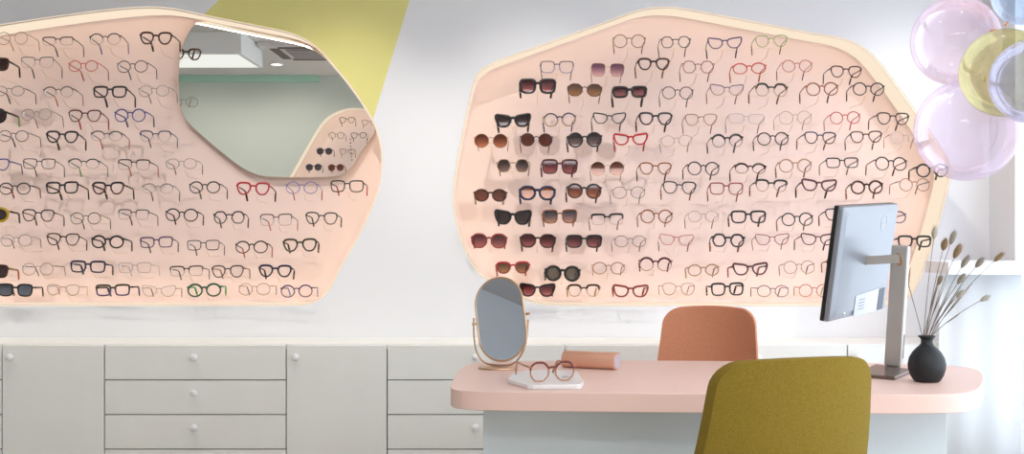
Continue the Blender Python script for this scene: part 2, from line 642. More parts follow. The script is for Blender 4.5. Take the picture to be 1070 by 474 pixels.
def eyewear(loc, w, shape, style, frame, tip=None, lens='clear', ratio=None, temple=None, back=False, rot=None, pads=True, hatch=False,
            lower=None, brow=None, sun=False, tagged=False, droop=(4.5, 9)):
    """one pair, facing -y, its bridge at loc; parts: frame, two lenses, two temples (each with a coloured tip)"""
    a, dz, gt, gb, th = STYLE[style]
    a, dz, th = a * 1.35 + .0003, dz * 1.15, th * 1.2 + .0006
    dbl = .018
    lw = (w - dbl - .008) / 2
    lh = lw * (ratio or RATIO[shape])
    cx = dbl / 2 + lw / 2 + .001
    root = empty('sunglasses' if sun else 'eyeglasses', loc)
    pitch = math.radians(RNG.uniform(*droop))
    if rot is None:
        rot = (-pitch, math.radians(RNG.uniform(-1.6, 1.6)), math.radians(RNG.uniform(-3.5, 3.5)) + (PI if back else 0))
    root.rotation_euler = rot
    mf = ink(frame)
    mt = ink(temple or frame)
    mb = ink(brow) if brow else None
    ml = LENS[lens]()
    bm = bmesh.new()
    outs = []
    for s in (-1, 1):
        o = [p + Vector((cx * s, 0)) for p in lens_outline(shape, lw, lh, s)]
        outs.append(o)
        nn = normals2(o)
        n = len(o)
        rings = []
        for i in range(n):
            up = (o[i].y / (lh / 2))
            g = gb + (gt - gb) * min(1, max(0, (up + .15) / .7))
            ring = []
            for k in range(6):
                ang = 2 * PI * k / 6
                off = nn[i] * (a * g * math.cos(ang))
                ring.append(bm.verts.new((o[i].x + off.x, dz * min(1, g + .2) * math.sin(ang), o[i].y + off.y)))
            rings.append(ring)
        for i in range(n):
            A, B = rings[i], rings[(i + 1) % n]
            top = o[i].y > lh * .12
            for k in range(6):
                f = bm.faces.new((A[k], A[(k + 1) % 6], B[(k + 1) % 6], B[k]))
                f.material_index = 1 if (mb and top) else 0
        # hinge end piece
        hx = w / 2
        hz = lh * .26
        edge = max((p for p in o), key=lambda p: p.x * s - abs(p.y - hz) * 1.4)
        add_tube(bm, [(edge.x, 0, edge.y), (s * hx * .985, .0005, hz + .0005), (s * hx, .006, hz)], [max(a * gt, .0011)] * 3, 6)
    bz = lh * .2
    inner = [min(o, key=lambda p: abs(p.x) + abs(p.y - bz) * .8) for o in outs]
    arch = .0025
    nb = len(bm.faces)
    add_tube(bm, [(inner[0].x, 0, inner[0].y), (-.004, -.001, bz + arch), (.004, -.001, bz + arch), (inner[1].x, 0, inner[1].y)],
             [max(a * 1.1, .0010)] * 4, 6)
    if mb:
        bm.faces.ensure_lookup_table()
        for f in bm.faces[nb:]:
            f.material_index = 1
    link('frame', bm, [mf] + ([mb] if mb else []), root, smooth=True)
    for o, s in zip(outs, (-1, 1)):
        bm = bmesh.new()
        c = Vector((sum(p.x for p in o) / len(o), sum(p.y for p in o) / len(o)))
        fr_, bk_ = [], []
        for p in o:
            fr_.append(bm.verts.new((p.x, -.0006, p.y)))
            bk_.append(bm.verts.new((p.x, .0008, p.y)))
        f0 = bm.verts.new((c.x, -.0006, c.y))
        b0 = bm.verts.new((c.x, .0008, c.y))
        n = len(o)
        for i in range(n):
            j = (i + 1) % n
            bm.faces.new((fr_[i], fr_[j], f0))
            bm.faces.new((bk_[j], bk_[i], b0))
            bm.faces.new((fr_[i], bk_[i], bk_[j], fr_[j]))
        link('lens', bm, ml, root, smooth=False)
    for s in (-1, 1):
        hx, hz = s * w / 2, lh * .26
        L = .112
        p0 = Vector((hx, .006, hz))
        p1 = Vector((hx + s * .001, .045, hz - .001))
        p2 = Vector((hx - s * .003, L, hz - .003))
        p3 = Vector((hx - s * .005, L + .010, hz - .008))
        p4 = Vector((hx - s * .008, L + .022, hz - .026))
        p5 = Vector((hx - s * .010, L + .031, hz - .043))
        bm = bmesh.new()
        add_tube(bm, [p0, p1, p2, p3], [th * .9, th, th, th * 1.05], 6, flat=.6, up=Vector((0, -.35, 1)))
        tm = link('temple', bm, mt, root, smooth=True)
        bm = bmesh.new()
        add_tube(bm, [p2 + (p3 - p2) * .6, p3, p4, p5], [max(th, .0018) * 1.3, max(th, .0018) * 1.45, max(th, .0018) * 1.5, max(th, .0018) * 1.3], 6, flat=.6, up=Vector((0, -.35, 1)))
        tt = link('temple_tip', bm, ink(tip or temple or frame), tm, smooth=True)
        if tip and tip != (temple or frame):
            tt['label'] = tip + ' temple tip'
    if pads:
        bm = bmesh.new()
        for s in (-1, 1):
            add_tube(bm, [(s * .0065, .004, -lh * .02), (s * .0085, .006, -lh * .16), (s * .0095, .006, -lh * .26)], [.0012, .0022, .0012], 6)
        link('nose_pads', bm, M_PAD, root, smooth=True)
    if tagged:
        bm = bmesh.new()
        add_box(bm, -w / 2 - .002, -w / 2 + .0015, .016, .030, lh * .26 - .012, lh * .26 + .003)
        link('price_tag', bm, M_TAG, root)
    return root


def holder(panel, loc, w, y_back, sgn=1):
    """thin steel support bar behind the lenses on a bent brass stem that runs into the back board"""
    bm = bmesh.new()
    h = w * .60
    y = .050 * sgn
    z = -.0215
    add_tube(bm, [(-h, y - .004 * sgn, z + .006), (-h * .93, y, z), (0, y, z - .002), (h * .93, y, z), (h, y - .004 * sgn, z + .006)], .0008, 5, up=Vector((0, 1, 0)))
    add_tube(bm, [(0, y, z - .002), (.0, y + .012 * sgn, z - .009), (0, y + .045 * sgn, z - .026), (0, y + .065 * sgn, z - .031), (0, y_back - loc[1], z - .032)],
             [.0009, .0010, .0010, .0008, .0007], 5)
    o = link('wire_holder', bm, M_WIRE, panel, smooth=True)
    o.location = (loc[0] - panel.location[0], loc[1] - panel.location[1], loc[2] - panel.location[2])
    return o


ORD = ['', 'first', 'second', 'third', 'fourth', 'fifth', 'sixth', 'seventh', 'eighth', 'ninth', 'tenth', 'eleventh']

# each entry: x, y, width in photo pixels, shape, style, frame colour, options, words
RIGHT = [
 [(657.5, 43, 34, 'round', 'thin', 'gold', dict(tip='tortoise'), 'round thin gold glasses with brown tips'),
  (706, 44, 32, 'hex', 'thin', 'black', {}, 'thin black hexagonal glasses'),
  (757.5, 45, 35, 'cat', 'mid', 'purple', dict(tip='navy'), 'purple cat-eye glasses'),
  (806, 43, 34, 'panto', 'thin', 'lime', dict(tip='amber'), 'pale lime green rounded glasses')],
 [(582, 70, 35, 'square', 'thin', 'lilac', dict(brow='navy', temple='gunmetal'), 'pale lilac square glasses with dark corners'),
  (635, 73, 35, 'square', 'rimless', 'gold', dict(lens='purple', tip='mauve', sun=True, ratio=.95), 'rimless sunglasses with purple fading lenses'),
  (683, 67, 33, 'panto', 'bold', 'tortoise', dict(tip='gold'), 'thick dark tortoiseshell rounded glasses'),
  (729.6, 70, 34, 'hex', 'thin', 'rose', dict(tip='burgundy'), 'thin burgundy hexagonal glasses'),
  (783, 71.5, 35, 'oval', 'mid', 'coral', dict(tip='orange'), 'coral oval glasses'),
  (833, 69, 32, 'round', 'thin', 'pink', dict(temple='beige', tip='burgundy'), 'round thin pinkish red glasses'),
  (884, 75, 33, 'panto', 'mid', 'tortoise', dict(tip='black'), 'small dark tortoiseshell panto glasses')],
 [(562, 90, 37, 'square', 'chunky', 'black', dict(lens='wine', sun=True, ratio=.9), 'chunky black square sunglasses with wine lenses'),
  (611, 94, 36, 'oct', 'thin', 'tortoise', dict(lens='olive', sun=True), 'angular brown sunglasses with olive fading lenses'),
  (658, 96, 35, 'rect', 'chunky', 'black', dict(lens='wine', sun=True, ratio=.72), 'very thick black rectangular sunglasses'),
  (708, 97, 33, 'round', 'thin', 'gunmetal', {}, 'round thin gunmetal glasses'),
  (759.5, 94, 35, 'cat', 'thin', 'tan', dict(brow='purple', tip='amber'), 'tan glasses with a violet upper rim'),
  (806, 94, 35, 'hex', 'brow', 'gold', dict(brow='black', tip='amber'), 'black-browed hexagonal glasses, brown tips'),
  (859, 93, 34, 'round', 'mid', 'amber', dict(tip='tortoise'), 'round amber tortoiseshell glasses'),
  (907.5, 93, 33, 'round', 'mid', 'black', dict(lower='grey'), 'round black glasses')],
 [(536, 126, 36, 'cat', 'chunky', 'black', dict(lens='black', sun=True, ratio=.82), 'flat-topped black cat-eye sunglasses'),
  (585, 125, 34, 'round', 'mid', 'gold', dict(brow='navy', tip='blue', lens='clear'), 'round gold glasses with a dark blue brow'),
  (637, 123.5, 34, 'cat', 'mid', 'darkgreen', dict(tip='gunmetal'), 'dark green cat-eye glasses'),
  (685, 124, 35, 'panto', 'bold', 'black', dict(temple='tortoise'), 'bold black rounded glasses with brown temples'),
  (732.6, 125, 34, 'panto', 'thin', 'rosegold', dict(tip='rose'), 'thin rose gold glasses'),
  (780, 124, 38, 'rect', 'rimless', 'silver', dict(temple='black', tip='gunmetal'), 'nearly invisible rimless glasses'),
  (831, 123, 35, 'round', 'wire', 'beige', dict(tip='rosegold'), 'round pale beige wire glasses'),
  (883, 123, 32, 'round', 'thin', 'red', {}, 'round thin bright red glasses'),
  (933, 124, 34, 'panto', 'mid', 'brown', dict(tip='burgundy'), 'dark brown glasses with red corners')],
 [(513, 147, 36, 'round', 'wire', 'gold', dict(lens='brown', sun=True), 'large round gold-rimmed sunglasses with pinkish brown lenses'),
  (560.6, 146, 34, 'round', 'thin', 'black', dict(lens='darkbrown', sun=True), 'round sunglasses with dark brown lenses'),
  (611, 146, 36, 'round', 'bold', 'black', dict(lens='grey', sun=True), 'large round black sunglasses with grey fading lenses'),
  (659, 145.5, 35, 'cat', 'bold', 'red', {}, 'thick bright red cat-eye glasses'),
  (707, 147, 33, 'oval', 'wire', 'beige', dict(tip='grey', ratio=.85), 'faint beige wire glasses'),
  (760, 147, 33, 'round', 'brow', 'gunmetal', dict(brow='black', temple='tan', tip='brown'), 'round glasses with a black upper rim'),
  (807.6, 145, 33, 'round', 'mid', 'brown', {}, 'round dark brown glasses'),
  (857, 144, 34, 'panto', 'mid', 'tortoise', dict(brow='navy', tip='amber'), 'tortoiseshell glasses with a blue upper rim'),
  (905, 143, 33, 'panto', 'mid', 'brown', dict(temple='grey'), 'plain dark brown panto glasses'),
  (947, 144, 33, 'round', 'wire', 'clear', dict(temple='orange', tip='orange'), 'pale clear glasses with orange temples')],
 [(536, 173, 35, 'hex', 'thin', 'gold', dict(lens='grey', sun=True, temple='tortoise'), 'hexagonal bronze sunglasses with grey lenses'),
  (585, 174, 37, 'square', 'bold', 'burgundy', dict(lens='wine', sun=True, ratio=.92), 'big burgundy square sunglasses'),
  (634.6, 176, 36, 'round', 'rimless', 'gold', dict(lens='brown', sun=True), 'rimless round sunglasses with brown fading lenses'),
  (685, 176, 34, 'panto', 'mid', 'amber', dict(tip='brown'), 'light tortoiseshell panto glasses'),
  (735, 176, 34, 'round', 'mid', 'black', dict(lower='brown'), 'round black glasses with a dark bridge'),
  (784, 176, 33, 'oval', 'brow', 'tortoise', dict(brow='brown'), 'oval tortoiseshell glasses with a heavy brow'),
  (831, 173, 34, 'round', 'mid', 'tan', dict(temple='tortoise', tip='amber'), 'round tan glasses with tortoiseshell temples'),
  (880, 170, 34, 'rect', 'mid', 'black', dict(temple='silver', ratio=.72), 'wide black rectangular glasses'),
  (931, 171, 34, 'round', 'mid', 'black', dict(temple='rose', tip='burgundy'), 'round black glasses with reddish temples'),
  (974, 178, 33, 'round', 'bold', 'black', {}, 'round black glasses half hidden by the balloon')],
 [(512.5, 204, 34, 'round', 'bold', 'tortoise', dict(lens='darkbrown', sun=True, temple='gold', ratio=.85), 'tortoiseshell sunglasses with pale gold corners'),
  (561.6, 201.5, 37, 'oct', 'chunky', 'navy', dict(lens='amber', sun=True), 'dark angular sunglasses with amber lenses'),
  (610.5, 199.5, 36, 'round', 'bold', 'tortoise', dict(brow='black', lens='brown', sun=True), 'round tortoiseshell sunglasses with brown fading lenses'),
  (657, 201, 35, 'round', 'wire', 'grey', dict(tip='brown', ratio=.85), 'faint round grey wire glasses'),
  (710, 196, 35, 'panto', 'mid', 'black', dict(temple='tortoise', tip='amber'), 'black panto glasses with tortoiseshell temples'),
  (759, 197, 35, 'square', 'mid', 'brick', {}, 'brick red squarish glasses'),
  (806, 194, 34, 'panto', 'brow', 'gold', dict(brow='black', tip='amber', temple='tortoise'), 'gold glasses with a black upper rim'),
  (856, 193.5, 36, 'cat', 'bold', 'burgundy', dict(tip='black', temple='black'), 'dark burgundy cat-eye glasses with black temples'),
  (905.7, 195.6, 33, 'round', 'bold', 'tortoise', dict(tip='amber'), 'round tortoiseshell glasses'),
  (955.6, 193, 33, 'round', 'thin', 'rosegold', dict(temple='brown', brow='rosegold'), 'round rose gold glasses with a dark bridge')],
 [(536, 227, 37, 'cat', 'chunky', 'black', dict(lens='black', sun=True, ratio=.88), 'rounded black cat-eye sunglasses'),
  (585, 226, 36, 'square', 'mid', 'amber', dict(lens='blue', sun=True, ratio=.92), 'square tortoiseshell sunglasses with blue fading lenses'),
  (634.6, 229, 34, 'rect', 'brow', 'beige', dict(brow='black', ratio=.78), 'black-topped pale rectangular glasses'),
  (686, 226, 34, 'round', 'mid', 'amber', dict(temple='black', tip='tan'), 'round amber glasses with black corners'),
  (735, 226, 33, 'oval', 'wire', 'beige', dict(tip='gunmetal', ratio=.85), 'faint oval beige wire glasses'),
  (782, 226.5, 36, 'square', 'bold', 'black', dict(temple='tortoise', ratio=.8), 'bold black square glasses'),
  (833, 229, 33, 'round', 'mid', 'black', dict(tip='gold'), 'round black glasses tilted down'),
  (879, 224, 34, 'panto', 'mid', 'tortoise', dict(brow='navy', tip='brown'), 'dark tortoiseshell glasses half behind the monitor'),
  (930, 227, 34, 'oval', 'mid', 'purple', dict(temple='mauve', ratio=.85), 'purple glasses peeking out behind the monitor')],
 [(511, 251.5, 37, 'oct', 'bold', 'brick', dict(lens='wine', sun=True, ratio=.9), 'oversized red angular sunglasses'),
  (562, 251.5, 37, 'oct', 'bold', 'brown', dict(lens='wine', sun=True), 'octagonal dark brown sunglasses with purplish lenses'),
  (610.5, 252, 37, 'square', 'bold', 'black', dict(brow='black', lens='wine', sun=True, ratio=.8), 'wide black sunglasses with tortoiseshell lower rims'),
  (658.6, 252, 34, 'round', 'wire', 'grey', dict(tip='black', ratio=.85), 'pale round wire glasses'),
  (707, 250.5, 35, 'cat', 'thin', 'pink', dict(tip='brown'), 'thin pink cat-eye glasses'),
  (761, 251, 34, 'hex', 'bold', 'black', dict(tip='amber'), 'bold black hexagonal glasses'),
  (807, 250, 35, 'cat', 'thin', 'rose', dict(temple='brown', tip='tan'), 'rose and brown cat-eye glasses'),
  (855, 250, 36, 'cat', 'mid', 'burgundy', dict(tip='brown'), 'burgundy cat-eye glasses beside the monitor'),
  (955.6, 252, 34, 'square', 'bold', 'black', dict(temple='tortoise', ratio=.78), 'bold black square glasses behind the monitor stand')],
 [(536, 279.5, 35, 'panto', 'bold', 'brick', dict(brow='red', lens='olive', sun=True, ratio=.8), 'red-topped tortoiseshell sunglasses with brown lenses'),
  (588, 285.5, 36, 'round', 'chunky', 'black', dict(lens='greygreen', sun=True), 'large round black sunglasses with greenish lenses'),
  (636, 280, 34, 'round', 'thin', 'rosegold', dict(tip='tan', ratio=.88), 'round rose gold wire glasses'),
  (685, 276, 34, 'round', 'brow', 'rose', dict(brow='burgundy', tip='brown'), 'round glasses with a dark red upper rim'),
  (735, 282, 33, 'round', 'mid', 'tan', dict(ratio=.85), 'round light tan glasses'),
  (784, 281, 36, 'cat', 'bold', 'burgundy', dict(tip='rose'), 'bold dark burgundy cat-eye glasses'),
  (835, 279, 33, 'round', 'thin', 'beige', dict(temple='tan', tip='black'), 'round beige glasses with black tips'),
  (880, 276, 33, 'panto', 'mid', 'amber', dict(tip='amber'), 'amber glasses mostly behind the monitor')],
 [(561.6, 303, 36, 'cat', 'bold', 'black', dict(lens='wine', sun=True, ratio=.85), 'black cat-eye sunglasses with wine lenses'),
  (610, 303.5, 34, 'panto', 'brow', 'tan', dict(brow='tortoise'), 'clear tan glasses with a tortoiseshell brow'),
  (659, 304, 36, 'cat', 'bold', 'brick', dict(ratio=.8), 'thick red-brown squared cat-eye glasses'),
  (709, 302, 35, 'panto', 'wire', 'rosegold', dict(tip='tan'), 'thin rose wire glasses'),
  (760, 302, 34, 'square', 'bold', 'black', dict(tip='brown', ratio=.88), 'bold black rounded square glasses'),
  (807.6, 304, 34, 'round', 'thin', 'mauve', dict(tip='burgundy', ratio=.85), 'thin round mauve glasses'),
  (851, 303.5, 33, 'round', 'thin', 'pink', dict(temple='orange', tip='gold'), 'thin round pink glasses with orange temples')],
]

LEFT = [
 [(13, 40, 33, 'round', 'wire', 'gold', dict(tip='yellow'), 'round gold wire glasses with yellow tips'),
  (60.5, 43, 33, 'rect', 'half', 'gunmetal', {}, 'half-rim gunmetal rectangular glasses'),
  (110, 41, 33, 'round', 'half', 'gunmetal', dict(tip='blue', ratio=.88), 'dark half-rim rounded glasses with blue tips'),
  (163, 40, 34, 'panto', 'bold', 'tortoise', dict(brow='tortoise'), 'tortoiseshell panto glasses')],
 [(-8, 67, 34, 'square', 'chunky', 'brown', dict(lens='black', sun=True), 'dark brown sunglasses cut off at the picture edge'),
  (39, 65, 34, 'rect', 'half', 'silver', dict(tip='gunmetal', ratio=.8), 'thin silver half-rim glasses'),
  (87, 69, 32, 'round', 'thin', 'coral', dict(tip='red', ratio=.88), 'bright coral red round glasses'),
  (138.5, 69.5, 33, 'round', 'thin', 'gunmetal', dict(tip='navy', ratio=.9), 'round dark metal glasses with navy tips')],
 [(9.6, 95, 33, 'oval', 'thin', 'silver', dict(temple='brown', tip='black'), 'oval silver glasses with dark temples'),
  (61, 96, 32, 'round', 'half', 'grey', dict(temple='brown', tip='orange', ratio=.85), 'grey half-rim glasses with orange tips'),
  (115, 96, 35, 'square', 'bold', 'black', dict(temple='gunmetal', ratio=.78), 'bold black square glasses'),
  (161, 95, 33, 'oval', 'wire', 'silver', dict(tip='grey', ratio=.85), 'faint oval silver wire glasses')],
 [(-10, 121, 34, 'round', 'chunky', 'black', dict(temple='gunmetal', tip='lime', lens='black', sun=True), 'black sunglasses with lime tips at the picture edge'),
  (38, 119.5, 33, 'round', 'wire', 'silver', dict(tip='gunmetal', ratio=.88), 'round thin silver glasses with dark tips'),
  (88.6, 121, 34, 'panto', 'mid', 'burgundy', dict(temple='brown', tip='red'), 'dark red panto glasses'),
  (136, 120.5, 33, 'round', 'mid', 'blue', dict(tip='navy'), 'round blue glasses')],
 [(14, 142, 33, 'oval', 'thin', 'grey', dict(temple='gunmetal', tip='black', ratio=.85), 'grey metal glasses with thick black tips'),
  (65, 143, 33, 'panto', 'bold', 'black', dict(temple='gunmetal'), 'bold black rounded glasses'),
  (111.5, 142, 33, 'oval', 'half', 'gunmetal', dict(temple='brown', tip='red'), 'half-rim oval glasses with red tips'),
  (162.5, 142.5, 33, 'panto', 'half', 'navy', dict(tip='navy'), 'navy half-rim panto glasses')],
 [(-6, 172, 33, 'panto', 'mid', 'blue', dict(tip='purple'), 'blue glasses cut off at the picture edge'),
  (41, 171, 34, 'square', 'thin', 'gunmetal', dict(brow='black', tip='olive', ratio=.75), 'black-topped square metal glasses'),
  (87.6, 171, 33, 'oval', 'half', 'black', dict(tip='brightgreen'), 'black half-rim glasses with green tips'),
  (140, 172, 34, 'rect', 'half', 'gunmetal', dict(tip='orange', ratio=.75), 'dark half-rim glasses with orange tips'),
  (189.5, 171, 33, 'oval', 'wire', 'silver', dict(temple='gold', tip='gunmetal', ratio=.8), 'faint gold and silver wire glasses')],
 [(15.5, 197, 33, 'round', 'mid', 'gunmetal', dict(temple='brown', tip='brick', ratio=.88), 'round dark glasses with brick red tips'),
  (65, 196, 34, 'square', 'bold', 'black', dict(temple='tortoise', ratio=.82), 'black square glasses with tortoiseshell temples'),
  (113, 196.5, 34, 'panto', 'bold', 'burgundy', dict(brow='black', temple='brown', tip='black'), 'bold burgundy and black panto glasses'),
  (165, 197, 33, 'oval', 'half', 'silver', dict(tip='gunmetal'), 'silver half-rim oval glasses'),
  (214, 195.6, 33, 'round', 'mid', 'gunmetal', dict(temple='grey', ratio=.88), 'round gunmetal glasses'),
  (264.5, 197, 35, 'panto', 'bold', 'red', dict(temple='burgundy', tip='brown'), 'bright red panto glasses'),
  (315.4, 196, 34, 'round', 'thin', 'lilac', dict(tip='red', ratio=.9), 'thin lilac glasses with red tips'),
  (362.8, 194.5, 35, 'square', 'mid', 'brown', dict(brow='black', tip='red', ratio=.8), 'dark square glasses with red tips')],
 [(-8, 224, 34, 'round', 'chunky', 'yellow', dict(lens='black', temple='brown', tip='gunmetal', sun=True), 'yellow sunglasses cut off at the picture edge'),
  (40, 225, 34, 'panto', 'mid', 'black', dict(temple='gold', tip='gunmetal'), 'black panto glasses'),
  (89.5, 228, 33, 'round', 'thin', 'grey', dict(temple='gold', tip='gunmetal', ratio=.9), 'round grey wire glasses'),
  (139.5, 224, 33, 'rect', 'half', 'grey', dict(tip='burgundy', ratio=.75), 'slim grey glasses with burgundy tips'),
  (190, 224.5, 34, 'round', 'mid', 'black', dict(temple='tortoise', tip='brown', ratio=.9), 'round black and brown glasses'),
  (239.5, 227, 33, 'hex', 'mid', 'gunmetal', dict(brow='black', temple='olive'), 'dark hexagonal glasses'),
  (288.5, 229.5, 34, 'rect', 'half', 'grey', dict(temple='gunmetal', tip='coral', ratio=.85), 'thin grey glasses with coral tips'),
  (336, 228, 34, 'panto', 'mid', 'darkgreen', dict(temple='olive', brow='darkgreen'), 'dark green panto glasses')],
 [(17, 251, 33, 'round', 'wire', 'silver', dict(tip='gunmetal', ratio=.9), 'round silver wire glasses'),
  (66, 250, 34, 'panto', 'mid', 'brown', dict(temple='tortoise'), 'thin brown panto glasses'),
  (112.5, 252.5, 34, 'round', 'bold', 'black', dict(temple='gunmetal', ratio=.88), 'bold round black glasses'),
  (163.5, 253, 34, 'rect', 'mid', 'purple', dict(temple='grey', ratio=.75), 'purplish rectangular glasses'),
  (212.5, 256, 34, 'rect', 'thin', 'gunmetal', dict(ratio=.72), 'slim gunmetal rectangular glasses'),
  (263, 258, 34, 'round', 'mid', 'tortoise', dict(brow='brown', lower='amber', tip='coral', ratio=.88), 'round tortoiseshell glasses with coral tips'),
  (313.5, 256, 35, 'panto', 'bold', 'olive', dict(temple='brown'), 'bold dark olive panto glasses')],
 [(-9, 283, 34, 'square', 'chunky', 'brown', dict(lens='black', temple='gold', tip='orange', sun=True), 'dark sunglasses with gold temples at the picture edge'),
  (39.5, 281, 34, 'round', 'wire', 'gold', dict(temple='brown', tip='gunmetal', ratio=.9), 'round bronze wire glasses'),
  (92, 278.5, 36, 'rect', 'bold', 'navy', dict(ratio=.75), 'bold navy blue rectangular glasses'),
  (141, 279.5, 35, 'rect', 'thin', 'clear', dict(ratio=.72), 'colourless transparent glasses'),
  (195, 283, 35, 'rect', 'half', 'black', dict(brow='brown', ratio=.7), 'black half-rim rectangular glasses'),
  (238, 283.5, 34, 'panto', 'mid', 'gunmetal', dict(temple='tan'), 'gunmetal panto glasses with tan temples'),
  (287.6, 283, 34, 'panto', 'bold', 'black', dict(brow='navy', ratio=.85), 'bold navy and black panto glasses')],
 [(16, 303, 36, 'square', 'bold', 'black', dict(lens='bluegrey', temple='brown', sun=True, ratio=.8), 'black sunglasses with blue-grey lenses'),
  (66, 302.5, 34, 'drop', 'wire', 'gold', dict(temple='tan'), 'thin gold pilot-shaped glasses'),
  (118, 303, 36, 'rect', 'bold', 'purple', dict(brow='olive', temple='brown', tip='navy', ratio=.72), 'olive-topped purple rectangular glasses'),
  (166, 304, 35, 'cat', 'rimless', 'gunmetal', dict(temple='gold', tip='gunmetal'), 'nearly rimless bronze glasses'),
  (213.5, 303, 35, 'round', 'bold', 'green', dict(temple='brightgreen', ratio=.88), 'bold round bright green glasses'),
  (266, 302, 34, 'round', 'wire', 'rosegold', dict(temple='tan', tip='brown', ratio=.88), 'round tan wire glasses'),
  (310, 304, 34, 'round', 'mid', 'purple', dict(temple='grey', tip='lilac', ratio=.88), 'round purplish grey glasses')],
]


def stock(rows, panel, where, end_of, group, tags):
    for r, row in enumerate(rows):
        n = len(row)
        for k, (px, py, wp, shape, style, col, opt, words_) in enumerate(row):
            opt = dict(opt)
            sun = opt.get('sun', False)
            y = YG + RNG.uniform(-.004, .004)
            loc = at(px, py, y)
            low = (0, 1) if r == len(rows) - 1 else (2, 4) if r == len(rows) - 2 or k in (0, n - 1) else (4.5, 9)
            o = eyewear(loc, wp / F * y, shape, style, col, droop=low, tagged=tags and RNG.random() < .55 and not sun, **opt)
            row_w = 'top row' if r == 0 else 'bottom row' if r == len(rows) - 1 else ORD[r + 1] + ' row'
            tag(o, f"{words_}, {ORD[n - k]} from {end_of(r)}, {row_w}, {where}", 'sunglasses' if sun else 'glasses', group)
            holder(panel, loc, wp / F * y, YB - .001)


stock(RIGHT, P_RIGHT, 'above desk', lambda r: 'balloons', 'spectacles on the display panel above the desk', False)
stock(LEFT, P_LEFT, 'mirror recess', lambda r: 'mirror' if r < 6 else 'corner', 'spectacles on the display panel with the mirror', True)

REAR = [(362.6, 125.5, 16.5, 'panto', 'mid', 'olive', {}, 'dark rounded glasses highest in the reflected recess'),
        (386, 128, 16, 'panto', 'mid', 'tan', {}, 'tan glasses at the mirror edge in the reflected recess'),
        (351.5, 141.5, 16.5, 'round', 'mid', 'gold', {}, 'round gold glasses in second row of the reflected recess'),
        (374.7, 141.5, 16.5, 'panto', 'mid', 'gunmetal', {}, 'dark glasses with bead chain in the reflected recess'),
        (339, 158, 16.5, 'round', 'bold', 'navy', dict(lens='black', sun=True), 'round dark sunglasses in third row of the reflected recess'),
        (363, 158.4, 16.5, 'panto', 'mid', 'tan', {}, 'tan glasses beside bead chain in the reflected recess'),
        (327.8, 174.7, 16.5, 'round', 'bold', 'navy', dict(lens='black', sun=True), 'round dark sunglasses lowest in the reflected recess'),
        (351, 175, 16.5, 'round', 'bold', 'amber', dict(lens='darkbrown', sun=True), 'amber sunglasses with brown lenses in the reflected recess')]
yg2 = YR + .045
for px, py, wp, shape, style, col, opt, words_ in REAR:
    yv = 2 * YM - yg2
    p = at(px, py, yv)
    loc = Vector((p.x, yg2, p.z))
    o = eyewear(loc, wp / F * yv, shape, style, col, back=True, **opt)
    tag(o, words_, 'sunglasses' if opt.get('sun') else 'glasses', 'spectacles in the reflected recess')
    holder(P_REAR, loc, wp / F * yv, YR - .169, -1)
    if 'bead chain' in words_ and col == 'gunmetal':
        cols = ['blue', 'black', 'brightgreen', 'lilac', 'navy', 'brightgreen', 'mauve']
        ch = thing('hanging_bead_chain', 'colourful bead chain hanging from glasses in the reflected recess', 'glasses chain', loc)
        for s in (-1, 1):
            for i in range(7):
                bm = bmesh.new()
                bmesh.ops.create_uvsphere(bm, u_segments=10, v_segments=6, radius=.007)
                link('bead', bm, ink(cols[i]), ch, smooth=True, loc=(s * (.078 - .002 * i), -.012, -.035 - .032 * i))

# ------------------------------------------------------------------ cabinets below the displays
YC = 4.95
sC = F / YC
ctop = HC - (360.2 - 237) / sC
units = [(-481, 'door'), (-374, 'drawers'), (-188, 'door_')]
edges = [-188, 2, 109, 299, 404.5, 590.5, 696, 885.5, 991]
kinds = ['drawers', 'door', 'drawers', 'door', 'drawers', 'door', 'drawers', 'door']
lab = {0: 'white chest of drawers cut off at the picture edge', 1: 'white door cabinet beneath the mirror panel, beside the picture edge',
       2: 'white chest of drawers beneath the mirror panel', 3: 'white door cabinet between two chests, below the gap between the panels',
       4: 'white chest of drawers partly behind the pink desk end', 5: 'white door cabinet behind the glasses case and rust chair',
       6: 'white chest of drawers behind the rust chair and olive chair', 7: 'white door cabinet behind the monitor foot and black vase'}
row_h = 36.1 / sC
g = .0045


def knob(parent, x, z):
    bm = bmesh.new()
    prof = [(0, 0), (.006, 0), (.006, .012), (.011, .016), (.0145, .020), (.0145, .027), (.013, .0295), (0, .0295)]
    add_lathe(bm, prof, 24)
    bmesh.ops.rotate(bm, cent=(0, 0, 0), matrix=Matrix.Rotation(PI / 2, 3, 'X'), verts=bm.verts[:])
    link('knob', bm, M_KNOB, parent, smooth=True, loc=(x, 0, z))


for i, kd in enumerate(kinds):
    x0, x1 = (edges[i] - 535) / sC, (edges[i + 1] - 535) / sC
    wd = x1 - x0
    root = thing('drawer_cabinet' if kd == 'drawers' else 'door_cabinet', lab[i], 'cabinet', (x0, YC, 0), group='white base cabinets along the wall')
    cab_t = ctop - .0195
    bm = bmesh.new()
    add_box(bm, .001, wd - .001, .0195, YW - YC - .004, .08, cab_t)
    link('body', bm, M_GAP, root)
    box('plinth', .001, wd - .001, .05, YW - YC - .01, 0, .079, M_CAB, root)
    if kd == 'drawers':
        for k in range(5):
            zt = ctop - k * row_h - (g if k else .001)
            zb = ctop - (k + 1) * row_h
            if zb < .085:
                zb = .085
            d = box('drawer', g / 2, wd - g / 2, 0, .019, zb, zt, M_CAB, root, bev=.0015)
            if i == 2:
                d['label'] = f'{ORD[k + 1]} drawer down'
            knob(d, wd / 2, zt - .0475)
    else:
        d = box('door', g / 2, wd - g / 2, 0, .019, .085, ctop - .001, M_CAB, root, bev=.0015)
        knob(d, .042, ctop - .0475)
